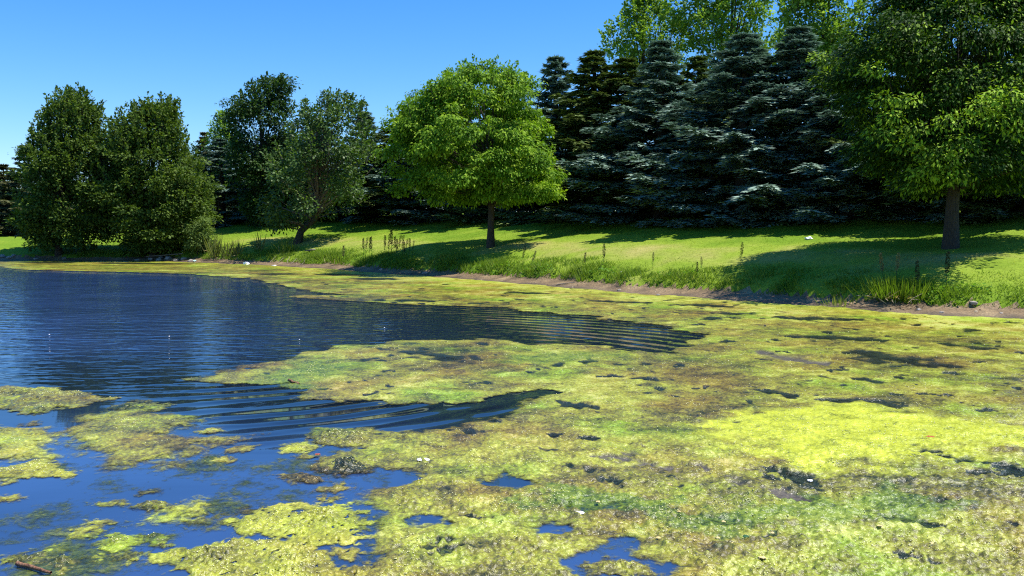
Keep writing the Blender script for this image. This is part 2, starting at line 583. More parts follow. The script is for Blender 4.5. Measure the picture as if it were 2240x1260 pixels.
chopm = chopm * (1 - 0.75 * ring2m) * (0.6 + 0.4 * sstep(-0.2, 0.2, fbm(WX * 0.12, WY * 0.12, 2, 77)))
# painted sky reflection plus cloudy blue body: near left, bottom gap and far left
sky_milkm = sstep(-2.2, 1.2, sdf_poly(wpoly([(-1500, 910), (250, 950), (560, 985), (780, 985), (900, 1060), (850, 1500), (-1500, 1500)]), WX, WY))
sky_milkm = np.maximum(sky_milkm, sstep(-0.6, 0.3, sdf_poly(wpoly([(1050, 1140), (1300, 1150), (1460, 1230), (1450, 1400), (1100, 1400)]), WX, WY)))
sky_milkm = np.maximum(sky_milkm, 1.0 * sstep(-2, -15, WX + 0.25 * (WY - 30)) * sstep(13, 19, WY))
sky_milkm = np.clip(sky_milkm * (0.85 + 0.5 * fbm(WX * 0.5, WY * 0.5, 3, 79)), 0, 1)
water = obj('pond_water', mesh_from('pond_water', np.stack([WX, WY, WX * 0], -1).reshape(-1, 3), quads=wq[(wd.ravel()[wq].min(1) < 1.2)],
            attrs={'chop': chopm.ravel(), 'ring': ringm.ravel(), 'ring2': ring2m.ravel(), 'milk': sky_milkm.ravel()}, smooth=True), M['water'])
tag(water, kind='structure', label='blue pond water with small ripples')

# ------------------------------------------------------------------ algae
m, nt, out = new_mat('algae'); M['algae'] = m
geo = N(nt, "ShaderNodeNewGeometry")
ca = N(nt, "ShaderNodeAttribute", attribute_name="tone")
sep = N(nt, "ShaderNodeSeparateXYZ"); nt.links.new(ca.outputs['Vector'], sep.inputs[0])   # x: tone, y: bright, z: cover
na = N(nt, "ShaderNodeTexNoise"); na.inputs['Scale'].default_value = 3.0; na.inputs['Detail'].default_value = 9; na.inputs['Roughness'].default_value = 0.68
nb = N(nt, "ShaderNodeTexNoise"); nb.inputs['Scale'].default_value = 26.0; nb.inputs['Detail'].default_value = 5; nb.inputs['Roughness'].default_value = 0.6
nc = N(nt, "ShaderNodeTexVoronoi"); nc.inputs['Scale'].default_value = 38.0
for n in (na, nb, nc): nt.links.new(geo.outputs['Position'], n.inputs['Vector'])
t1 = math_('MULTIPLY_ADD', na.outputs[0], 1.7, -0.85)
t2 = math_('MULTIPLY_ADD', nb.outputs[0], 1.55, -0.775)
t3 = math_('ADD', t1, t2)
t4 = math_('ADD', t3, sep.outputs[0])
r1 = ramp(nt, [(0.0, (0.02, 0.028, 0.008)), (0.22, (0.075, 0.07, 0.014)), (0.42, (0.15, 0.138, 0.024)),
               (0.62, (0.245, 0.245, 0.026)), (0.85, (0.345, 0.37, 0.034)), (1.0, (0.50, 0.50, 0.12))], t4)
# brownish-tan and fresh green drifts
nd = N(nt, "ShaderNodeTexNoise"); nd.inputs['Scale'].default_value = 0.55; nd.inputs['Detail'].default_value = 6; nd.inputs['Roughness'].default_value = 0.6
nt.links.new(geo.outputs['Position'], nd.inputs['Vector'])
k1 = ramp(nt, [(0.52, (0, 0, 0)), (0.66, (1, 1, 1))], nd.outputs[0])
mg = N(nt, "ShaderNodeMix", data_type='RGBA', blend_type='MULTIPLY'); mg.inputs[7].default_value = (0.66, 0.95, 0.50, 1)
nt.links.new(k1.outputs[0], mg.inputs[0]); nt.links.new(r1.outputs[0], mg.inputs[6])
k2 = ramp(nt, [(0.38, (1, 1, 1)), (0.50, (0, 0, 0))], nd.outputs[0])
mb = N(nt, "ShaderNodeMix", data_type='RGBA', blend_type='MULTIPLY'); mb.inputs[7].default_value = (0.92, 0.72, 0.85, 1)
nt.links.new(k2.outputs[0], mb.inputs[0]); nt.links.new(mg.outputs[2], mb.inputs[6])
br = ramp(nt, [(0.05, (0.07, 0.09, 0.012)), (0.38, (0.36, 0.40, 0.024)), (0.85, (0.56, 0.60, 0.045))], math_('ADD', t3, 0.55))
mbr = N(nt, "ShaderNodeMix", data_type='RGBA')
nt.links.new(sep.outputs[1], mbr.inputs[0]); nt.links.new(mb.outputs[2], mbr.inputs[6]); nt.links.new(br.outputs[0], mbr.inputs[7])
mi = N(nt, "ShaderNodeAttribute", attribute_name="misc")
sm = N(nt, "ShaderNodeSeparateXYZ"); nt.links.new(mi.outputs['Vector'], sm.inputs[0])
gcol = ramp(nt, [(0.1, (0.03, 0.06, 0.012)), (0.45, (0.12, 0.19, 0.014)), (0.9, (0.29, 0.37, 0.035))], math_('ADD', t3, 0.45))
mgr = N(nt, "ShaderNodeMix", data_type='RGBA'); nt.links.new(math_('MULTIPLY', sm.outputs[2], 0.85), mgr.inputs[0])
nt.links.new(mbr.outputs[2], mgr.inputs[6]); nt.links.new(gcol.outputs[0], mgr.inputs[7])
scol = ramp(nt, [(0.2, (0.055, 0.048, 0.036)), (0.8, (0.15, 0.125, 0.09))], math_('ADD', t3, 0.5))
msi = N(nt, "ShaderNodeMix", data_type='RGBA'); nt.links.new(sm.outputs[1], msi.inputs[0])
nt.links.new(mgr.outputs[2], msi.inputs[6]); nt.links.new(scol.outputs[0], msi.inputs[7])
mbr = msi
p = N(nt, "ShaderNodeBsdfPrincipled"); p.inputs['Roughness'].default_value = 0.30
p.inputs['Specular IOR Level'].default_value = 0.55
nt.links.new(mbr.outputs[2], p.inputs['Base Color'])
hb = math_('MULTIPLY_ADD', nc.outputs['Distance'], 0.35, nb.outputs[0])
bp = N(nt, "ShaderNodeBump"); bp.inputs['Strength'].default_value = 0.8; bp.inputs['Distance'].default_value = 0.02
nt.links.new(hb, bp.inputs['Height']); nt.links.new(bp.outputs[0], p.inputs['Normal'])
tr = N(nt, "ShaderNodeBsdfTransparent")
ne = N(nt, "ShaderNodeTexNoise"); ne.inputs['Scale'].default_value = 9.0; ne.inputs['Detail'].default_value = 8; ne.inputs['Roughness'].default_value = 0.75; ne.inputs['Distortion'].default_value = 0.6
nt.links.new(geo.outputs['Position'], ne.inputs['Vector'])
cv = math_('MULTIPLY_ADD', ne.outputs[0], 1.5, -0.75)
cv2 = math_('ADD', cv, sep.outputs[2])
cr = ramp(nt, [(0.24, (0, 0, 0)), (0.40, (0.35, 0.35, 0.35)), (0.62, (1, 1, 1))], cv2)
mx = N(nt, "ShaderNodeMixShader")
nt.links.new(cr.outputs[0], mx.inputs[0]); nt.links.new(tr.outputs[0], mx.inputs[1]); nt.links.new(p.outputs[0], mx.inputs[2])
nt.links.new(mx.outputs[0], out.inputs[0])

ALGAE_TOPS = []


def algae_mesh(name, X, Y, F, tone, bright, cell, lump=1.0, soft=0.16, misc=None, cap=1.2):
    """X,Y,F... 2-D grids; keeps faces where F>0"""
    big = fbm(X * 3.5, Y * 3.5, 3, 101, cell=cell * 3.5)
    fine = fbm(X * 16, Y * 16, 3, 131, gain=0.6, cell=cell * 16)
    e = np.clip(F / 0.22, 0, 1)
    soft = max(soft, 0.05)
    Z = 0.006 + 0.012 * e + e * lump * (0.045 * np.maximum(big + 0.12, -0.1) + 0.040 * (fine + 0.1))
    Z = np.maximum(Z, 0.004)
    cover = np.clip(0.34 + F / soft * 0.5, 0, cap)
    i = np.arange(X.size).reshape(X.shape)
    q = np.stack([i[:-1, :-1], i[:-1, 1:], i[1:, 1:], i[1:, :-1]], -1).reshape(-1, 4)
    q = q[F.ravel()[q].mean(1) > -0.12 * min(1.0, soft / 0.16)]
    V = np.stack([X, Y, Z], -1).reshape(-1, 3)
    A = np.stack([tone, bright, cover], -1).reshape(-1, 3)
    if misc is None: misc = np.zeros((X.size, 3))
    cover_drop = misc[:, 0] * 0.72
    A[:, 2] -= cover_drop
    V[:, 2] = np.maximum(0.004, V[:, 2] * (1 - 0.85 * np.maximum(misc[:, 0], misc[:, 1])))
    used = np.unique(q.ravel())
    sel = used[(cover.ravel()[used] > 0.95) & (misc[used, 0] + misc[used, 1] < 0.2) & (V[used, 1] < 20)]
    ALGAE_TOPS.append(V[sel])
    return sub_mesh(name, V, q, {'tone': A, 'misc': misc})


# main mat: everything in the pond that is not open water
OPEN = [
    # big open pool with its long arm to the right
    [(-700, 578), (-40, 577), (40, 590), (250, 595), (400, 599), (540, 609), (620, 624), (700, 640), (820, 652), (900, 664), (1060, 668),
     (1150, 680), (1300, 694), (1440, 711), (1532, 735), (1470, 770), (1370, 773), (1340, 758), (1200, 754), (1050, 744), (900, 745),
     (750, 758), (640, 779), (500, 812), (395, 829), (450, 836), (590, 836), (640, 862), (700, 882), (850, 882), (1000, 884), (1110, 862),
     (1195, 858), (1150, 888), (1120, 903), (1000, 930), (870, 942), (690, 934), (680, 955), (800, 978), (700, 1008), (700, 1030), (860, 1030),
     (905, 1042), (800, 1072), (758, 1102), (815, 1135), (800, 1165), (810, 1215), (780, 1262), (775, 1300), (700, 1420), (-900, 1420)],
    [(1250, 1228), (1300, 1190), (1388, 1185), (1402, 1218), (1445, 1240), (1440, 1275), (1270, 1275)],
    [(1170, 1150), (1215, 1142), (1232, 1158), (1195, 1168)],
    [(1060, 1062), (1100, 1036), (1165, 1050), (1150, 1068)],
    [(880, 1140), (930, 1128), (965, 1140), (920, 1160)],
]
# (px0, py0, px1, py1, half thickness in px): gaps in the mat, dark tree reflection painted in, some silted
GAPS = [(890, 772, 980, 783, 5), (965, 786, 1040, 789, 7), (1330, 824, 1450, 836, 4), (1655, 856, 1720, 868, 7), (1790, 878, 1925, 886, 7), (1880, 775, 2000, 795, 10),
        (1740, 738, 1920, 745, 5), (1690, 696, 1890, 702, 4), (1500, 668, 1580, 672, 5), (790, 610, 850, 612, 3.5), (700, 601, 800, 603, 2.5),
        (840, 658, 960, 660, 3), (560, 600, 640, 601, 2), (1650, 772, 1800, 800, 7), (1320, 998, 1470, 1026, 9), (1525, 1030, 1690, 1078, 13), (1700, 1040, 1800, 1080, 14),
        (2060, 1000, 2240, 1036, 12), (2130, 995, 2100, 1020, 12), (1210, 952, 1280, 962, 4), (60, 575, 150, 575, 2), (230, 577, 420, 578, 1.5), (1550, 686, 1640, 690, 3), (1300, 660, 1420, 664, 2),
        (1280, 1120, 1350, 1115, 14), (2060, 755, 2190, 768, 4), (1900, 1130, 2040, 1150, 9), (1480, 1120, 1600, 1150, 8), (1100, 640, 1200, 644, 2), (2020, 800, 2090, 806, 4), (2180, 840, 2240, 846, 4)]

rows_px = np.concatenate([np.linspace(560.0, 720, 190)[:-1], np.linspace(720, 1310, 330)])
yr = np.array([on_water(1120, q)[1] for q in rows_px if q > 566])
ur = np.linspace(-0.66, 0.74, 860)
AX = yr[:, None] * ur[None, :]
AY = np.repeat(yr[:, None], len(ur), 1)
dyr = np.abs(np.gradient(yr))[:, None]
cell = np.maximum(dyr, yr[:, None] * (ur[1] - ur[0])) * np.ones_like(AX)
dsh = shore_d(AX.ravel(), AY.ravel()).reshape(AX.shape)
F = np.minimum(0.22 - dsh + 0.25 * fbm(AX * 1.5, AY * 1.5, 3, 55), 3.0)
edge = 0.55 * fbm(AX * 1.3, AY * 1.3, 4, 51, gain=0.6, cell=cell * 1.3) + 0.16 * fbm(AX * 7, AY * 7, 3, 57, gain=0.65, cell=cell * 7)
far_k = np.clip(AY / 12, 0.35, 1.6)
frayed = fbm(AX * 2.2, AY * 2.2, 5, 53, gain=0.7, cell=cell * 2.2)
for k, pl in enumerate(OPEN):
    sd = sdf_poly(wpoly(pl), AX, AY)
    amp = far_k * 0.8 if k == 0 else 0.1
    F = np.minimum(F, -sd + (edge * amp if k == 0 else edge * 0.12 + frayed * 0.25))
gap_refl = np.zeros(AX.shape); silt = np.zeros(AX.shape)
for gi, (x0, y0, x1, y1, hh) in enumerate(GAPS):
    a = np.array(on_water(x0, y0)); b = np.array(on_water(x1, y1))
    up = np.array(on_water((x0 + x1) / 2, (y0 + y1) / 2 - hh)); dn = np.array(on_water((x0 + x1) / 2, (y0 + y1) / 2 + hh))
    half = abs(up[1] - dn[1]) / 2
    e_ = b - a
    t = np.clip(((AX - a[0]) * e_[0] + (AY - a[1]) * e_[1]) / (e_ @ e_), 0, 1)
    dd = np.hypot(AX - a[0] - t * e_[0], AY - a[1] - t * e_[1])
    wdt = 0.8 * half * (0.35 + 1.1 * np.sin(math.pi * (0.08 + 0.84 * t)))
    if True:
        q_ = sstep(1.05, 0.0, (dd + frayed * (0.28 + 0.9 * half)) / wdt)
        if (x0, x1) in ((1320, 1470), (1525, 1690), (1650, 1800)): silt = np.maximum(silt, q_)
        else: gap_refl = np.maximum(gap_refl, q_)
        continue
    F = np.minimum(F, dd - half * (0.2 + 1.2 * np.sin(math.pi * (0.08 + 0.84 * t))) * 0.5 + frayed * (0.4 + half))
# scattered small gaps, drawn out by the breeze, dark reflection painted likewise
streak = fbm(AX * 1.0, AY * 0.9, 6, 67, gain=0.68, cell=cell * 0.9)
gap_refl = np.maximum(gap_refl, 0.9 * sstep(0.42, 0.60, streak + 0.12 * frayed))
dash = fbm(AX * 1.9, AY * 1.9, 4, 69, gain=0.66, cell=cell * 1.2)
gap_refl = np.maximum(gap_refl, sstep(0.40, 0.50, dash + 0.25 * (streak - 0.1)) * sstep(9.5, 13, AY))
# spit of algae reaching into the pool
spit = sdf_poly(wpoly([(655, 649), (760, 648), (900, 654), (1060, 660), (1150, 672), (1060, 669), (900, 664), (760, 656)]), AX, AY)
F = np.maximum(F, np.minimum(spit + 0.35 * edge + 0.35, 0.8))
tone = 0.56 + 0.55 * fbm(AX * 0.5, AY * 0.5, 4, 71) + 0.25 * fbm(AX * 2.1, AY * 2.1, 3, 73)
BR = sdf_poly(wpoly([(1520, 935), (1640, 902), (1850, 888), (2000, 903), (2150, 930), (2300, 945), (2300, 985), (2110, 975), (2060, 1000), (1940, 1020),
                     (1770, 1036), (1690, 1010), (1640, 975)]), AX, AY)
bright = sstep(-0.3, 0.25, BR + 0.4 * edge + 0.6 * frayed)
OL = sdf_poly(wpoly([(1800, 1060), (2000, 1030), (2300, 1035), (2300, 1130), (1900, 1135)]), AX, AY)
tone = tone - 0.22 * sstep(-0.2, 0.5, OL + edge)
shoreb = sstep(-6, -0.5, dsh) * sstep(560, 760, 1120 + FPX * AX / AY)
tone = tone + 0.30 * shoreb
bright = np.maximum(bright, 0.3 * sstep(-2.2, -0.5, dsh + edge * 2))
GPX = [(1480, 1150, 2000, 1110, 40), (1180, 1085, 1420, 1110, 26), (600, 850, 700, 800, 20), (1150, 790, 1290, 780, 14)]      # fresh green drifts
green = np.zeros(AX.shape)
for (x0, y0, x1, y1, hh) in GPX:
    a = np.array(on_water(x0, y0)); b = np.array(on_water(x1, y1)); e_ = b - a
    t = np.clip(((AX - a[0]) * e_[0] + (AY - a[1]) * e_[1]) / (e_ @ e_), 0, 1)
    dd = np.hypot(AX - a[0] - t * e_[0], AY - a[1] - t * e_[1])
    half = abs(on_water(1120, (y0 + y1) / 2 - hh)[1] - on_water(1120, (y0 + y1) / 2 + hh)[1]) / 2
    green = np.maximum(green, sstep(1.1, 0.1, (dd + frayed * 0.6) / half))
MISC = np.stack([gap_refl, silt, green], -1).reshape(-1, 3)
tone = tone * (1 - gap_refl) - 0.75 * gap_refl  # gaps toned dark olive in place of reflected trees
bright = bright * (1 - gap_refl) * (1 - silt)
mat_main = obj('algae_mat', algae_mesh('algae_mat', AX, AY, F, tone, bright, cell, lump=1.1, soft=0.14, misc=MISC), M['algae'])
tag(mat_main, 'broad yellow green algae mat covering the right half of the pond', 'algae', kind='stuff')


def Z7(*p):   # points read off the enlarged lower-left corner
    return [(x * 0.40179, 780 + y * 0.40179) for x, y in p]


ISLANDS = [
    (Z7((-120, 165), (100, 170), (400, 190), (590, 232), (420, 275), (170, 312), (0, 285), (-120, 300)), .45, 0, 1.0, 'ragged olive algae strip at the left edge just below the rippled water'),
    (Z7((610, 270), (750, 246), (860, 258), (930, 260), (850, 290), (640, 290)), .30, 0, 1.2, 'narrow dark olive algae patch above the large pale raft'),
    (Z7((380, 430), (480, 320), (700, 292), (900, 312), (1075, 335), (1000, 400), (890, 430), (1100, 440), (1320, 442), (1290, 475), (1050, 482), (1020, 540), (900, 600), (800, 580), (680, 605), (540, 540), (385, 480)),
     .52, 0, .45, 'large pale green algae raft with a pointed lower edge'),
    (Z7((-120, 390), (200, 395), (345, 425), (270, 510), (230, 548), (50, 560), (-120, 590)), .62, 0.1, .5, 'pale yellow algae raft cut by the left edge beside blue water'),
    (Z7((-100, 630), (60, 600), (200, 570), (370, 590), (300, 612), (400, 625), (380, 645), (250, 655), (100, 672), (-100, 665)), .66, 0.15, .7, 'yellow algae raft with tan middle below the left edge raft'),
    (Z7((1545, 485), (1640, 470), (1725, 490), (1640, 525), (1550, 520)), .72, 0.3, .8, 'small bright yellow algae patch by the tip of the main mat'),
    (Z7((1715, 600), (1790, 558), (1880, 538), (1960, 575), (2085, 600), (2000, 640), (1880, 642)), .22, 0, 1.8, 'lumpy brown olive algae clump against the main mat'),
    (Z7((1540, 648), (1640, 640), (1735, 680), (1620, 690)), .30, 0, 1.4, 'olive algae wedge in blue water below the brown clump'),
    (Z7((758, 828), (800, 800), (950, 812), (940, 832), (850, 838)), .33, 0, 1.8, 'small humped olive algae clump above the long yellow slick'),
    (Z7((778, 885), (900, 852), (1060, 790), (1185, 800), (1160, 842), (1080, 880), (900, 908), (780, 905)), .70, 0.35, .5, 'long pale yellow algae slick in open blue water'),
    (Z7((1020, 922), (1100, 885), (1230, 880), (1310, 850), (1240, 900), (1140, 928)), .40, 0, .5, 'green algae blade just right of the long yellow slick'),
    (Z7((1278, 912), (1420, 845), (1520, 815), (1700, 832), (1870, 820), (1960, 900), (1992, 980), (1900, 1012), (1700, 1042), (1560, 1000), (1420, 975)), .68, 0.35, .8,
     'broad lime algae raft freckled with dark holes'),
    (Z7((1835, 858), (1890, 842), (2000, 850), (1910, 872)), .66, 0.3, .6, 'thin lime algae sliver off the freckled raft'),
    (Z7((500, 902), (590, 892), (590, 908), (540, 916)), .58, 0.1, .7, 'tiny yellow algae fleck left of the long yellow slick'),
    (Z7((395, 980), (450, 955), (515, 962), (490, 988), (410, 990)), .60, 0.15, .6, 'oval light green algae pad above the round yellow pad'),
    (Z7((425, 945), (480, 926), (522, 938), (470, 956)), .55, 0.1, .6, 'smaller light green pad touching the oval pad from behind'),
    (Z7((528, 1012), (600, 978), (720, 988), (750, 1015), (650, 1048), (560, 1050)), .68, 0.25, .9, 'round fuzzy yellow algae pad with olive middle'),
    (Z7((788, 980), (900, 968), (922, 1000), (890, 1032), (800, 1010)), .42, 0, 1.2, 'olive green algae chip right of the round yellow pad'),
    (Z7((610, 1088), (690, 1064), (715, 1085), (650, 1104)), .35, 0, 1.2, 'small dark olive algae chip below the round yellow pad'),
    (Z7((468, 1105), (560, 1082), (582, 1110), (510, 1132)), .58, 0.1, .8, 'yellow green algae pad left of the small dark olive chip'),
    (Z7((65, 1092), (250, 1075), (445, 1105), (420, 1150), (330, 1188), (240, 1150), (100, 1112)), .42, 0, 1.0, 'olive algae raft in the bottom left corner above the stick'),
    (Z7((1128, 562), (1230, 548), (1245, 574), (1150, 574)), .60, 0.15, .7, 'little lime algae fleck below the pale raft tail'),
    (Z7((1255, 498), (1380, 488), (1350, 512), (1250, 526)), .52, 0.05, .7, 'thin green algae fleck just under the pale raft tail'),
    (Z7((1622, 548), (1660, 532), (1700, 545), (1660, 558)), .60, 0, .7, 'small fresh green algae dot left of the brown clump'),
    (Z7((215, 1058), (320, 1038), (355, 1060), (280, 1076)), .60, 0.1, .7, 'yellow algae fleck above the corner olive raft'),
    (Z7((1108, 408), (1170, 392), (1200, 408), (1130, 418)), .42, 0, .8, 'dull green algae fleck beside the ripples'),
    (Z7((780, 1085), (950, 1050), (1120, 1030), (1290, 1015), (1460, 1005), (1560, 1030), (1740, 1060), (1790, 1110), (1940, 1195), (1980, 1300), (780, 1300), (960, 1200), (880, 1150)), .60, 0.12, .9,
     'wide mossy algae mat along the bottom left of centre'),
    (Z7((1835, 1062), (1910, 1048), (1940, 1075), (1900, 1100)), .48, 0, 1.1, 'olive algae chip in dark water right of the mossy mat'),
    (Z7((120, 368), (190, 356), (200, 372), (140, 378)), .30, 0, 1.0, 'tiny brown algae chip above the left edge raft'),
    (Z7((760, 738), (840, 730), (838, 744), (780, 747)), .28, 0, .8, 'dark olive sliver alone in the middle of blue water'),
    (Z7((20, 1128), (70, 1112), (80, 1128), (35, 1138)), .60, 0.1, .7, 'pale green speck left of the corner olive raft'),
    (Z7((540, 800), (660, 792), (670, 806), (600, 815)), .52, 0.05, .7, 'thin yellow green sliver left of the humped clump'),
    ([(1288, 1240), (1330, 1226), (1395, 1238), (1408, 1252), (1300, 1256)], .40, 0, 1.3, 'small olive algae island in the dark gap at the bottom'),
    (Z7((-60, 770), (70, 765), (80, 780), (-10, 796), (-60, 796)), .55, 0, .6, 'green algae dash at the left edge in open blue water'),
    (Z7((1720, 440), (1860, 402), (2000, 395), (2060, 440), (2040, 490), (1880, 500), (1760, 480)), .40, 0, 1.3, 'olive green algae lobe where ripples meet the main mat'),
    (Z7((1710, 725), (1860, 700), (1900, 720), (1780, 745)), .48, 0.05, .9, 'green algae streak left of the main mat in mid foreground'),
    (Z7((1735, 775), (1830, 765), (1830, 785), (1760, 790)), .58, 0.15, .7, 'lime algae fleck behind the freckled raft'),
]
for k, (pl, tn, brt, lump, lab) in enumerate(ISLANDS):
    P = np.array(wpoly(pl))
    x0, y0 = P.min(0) - 0.25; x1, y1 = P.max(0) + 0.25
    yc = (y0 + y1) / 2
    sx = 0.0095 * yc / 8; sy = 0.017 * (yc / 8) ** 1.6
    gx, gy = np.meshgrid(np.arange(x0, x1, sx), np.arange(y0, y1, sy))
    sd = sdf_poly(P, gx, gy)
    size = min(1.0, math.sqrt(abs(np.ptp(P[:, 0]) * np.ptp(P[:, 1]))) / 1.2)
    ed = size * 0.34 * fbm(gx * 2.6, gy * 2.6, 3, 300 + k, gain=0.6) + 0.11 * fbm(gx * 11, gy * 11, 4, 340 + k, gain=0.7)
    Fi = sd + ed + 0.05
    if 'freckled' in lab or 'mossy' in lab:
        hl = fbm(gx * 15, gy * 9, 3, 380, gain=0.65)
        Fi = np.minimum(Fi, (0.38 - hl) * 0.55 + 0.1 * np.clip(sd, -1, 0.2))
    tn_ = tn + 0.35 * fbm(gx * 1.6, gy * 1.6, 3, 400 + k)
    br_ = np.clip(brt + 0.25 * fbm(gx * 2, gy * 2, 2, 420 + k), 0, 1) * (brt > 0)
    c_ = np.full(gx.shape, max(sx, sy))
    o = obj('algae_patch', algae_mesh('algae_patch', gx, gy, Fi, tn_, br_, c_, lump=lump, soft=0.10 + 0.25 * (lump < 0.55)), M['algae'])
    tag(o, lab, 'algae', 'floating algae patches')

# thin drowned weed hanging just below the surface
P = np.array(wpoly([(-60, 1010), (420, 1000), (760, 960), (940, 1040), (900, 1100), (960, 1150), (1240, 1130), (1460, 1180), (1460, 1330), (-60, 1330)]))
gx, gy = np.meshgrid(np.arange(P[:, 0].min(), P[:, 0].max(), 0.016), np.arange(P[:, 1].min(), P[:, 1].max(), 0.03))
sd = sdf_poly(P, gx, gy)
Fs = np.minimum(sd, 0.4) * 0.5 - 0.27 + 0.55 * fbm(gx * 1.1, gy * 1.1, 5, 611, gain=0.62)
me = algae_mesh('drowned_algae', gx, gy, Fs, np.full(gx.shape, -0.05) + 0.3 * fbm(gx * 2, gy * 2, 3, 613), gx * 0, np.full(gx.shape, .02), lump=0.0, soft=0.5, cap=0.50, misc=np.stack([gx * 0, gx * 0 + 0.15, gx * 0 + 0.5], -1).reshape(-1, 3))
ALGAE_TOPS.pop()
dr = obj('drowned_algae', me, M['algae']); dr.location.z = -0.002
tag(dr, 'thin murky algae drifting just under the near water', 'algae', kind='stuff')

# bubbles and bleached specks on the mats
tops = np.concatenate(ALGAE_TOPS)
wgt = (1 / tops[:, 1] ** 0.3); wgt /= wgt.sum()
clus = fbm(tops[:, 0] * 1.8, tops[:, 1] * 1.8, 3, 501)
wgt = wgt * np.clip(clus + 0.25, 0.02, 1) ** 1.5; wgt /= wgt.sum()
sel = tops[RNG.choice(len(tops), 9000, replace=False, p=wgt)]
octv = np.array([(1, 0, 0), (-1, 0, 0), (0, 1, 0), (0, -1, 0), (0, 0, 1), (0, 0, -0.6)])
octf = np.array([(0, 2, 4), (2, 1, 4), (1, 3, 4), (3, 0, 4), (2, 0, 5), (1, 2, 5), (3, 1, 5), (0, 3, 5)])
rad = (0.0028 + 0.0050 * RNG.random(len(sel)) ** 2) * (0.55 + sel[:, 1] / 16)
V = (sel[:, None, :] + octv[None] * rad[:, None, None] + np.array([0, 0, 0.004])).reshape(-1, 3)
T = (octf[None] + (np.arange(len(sel)) * 6)[:, None, None]).reshape(-1, 3)
M['bubble'] = plain_mat('bleached_bubbles', (0.78, 0.74, 0.36), 0.3, 0.1, 3, spec=0.6)
tag(obj('algae_bubbles', mesh_from('algae_bubbles', V, tris=T), M['bubble']), 'pale gas bubbles and seeds specked over the algae', 'bubbles', kind='stuff')


# ------------------------------------------------------------------ trees
def px_prof(base, rows):
    """silhouette rows (py, px_left, px_right) -> (z, xl, xr) about the trunk base, at the tree's own distance"""
    Y = base.y; out = []
    for py, a, b in rows:
        d = ray((a + b) / 2, py)
        t = Y / d[1]
        out.append((CAM_H + d[2] * t - base.z, (a - 1120) / FPX * t * 1.0 - base.x, (b - 1120) / FPX * t * 1.0 - base.x))
    out.sort()
    return np.array(out)


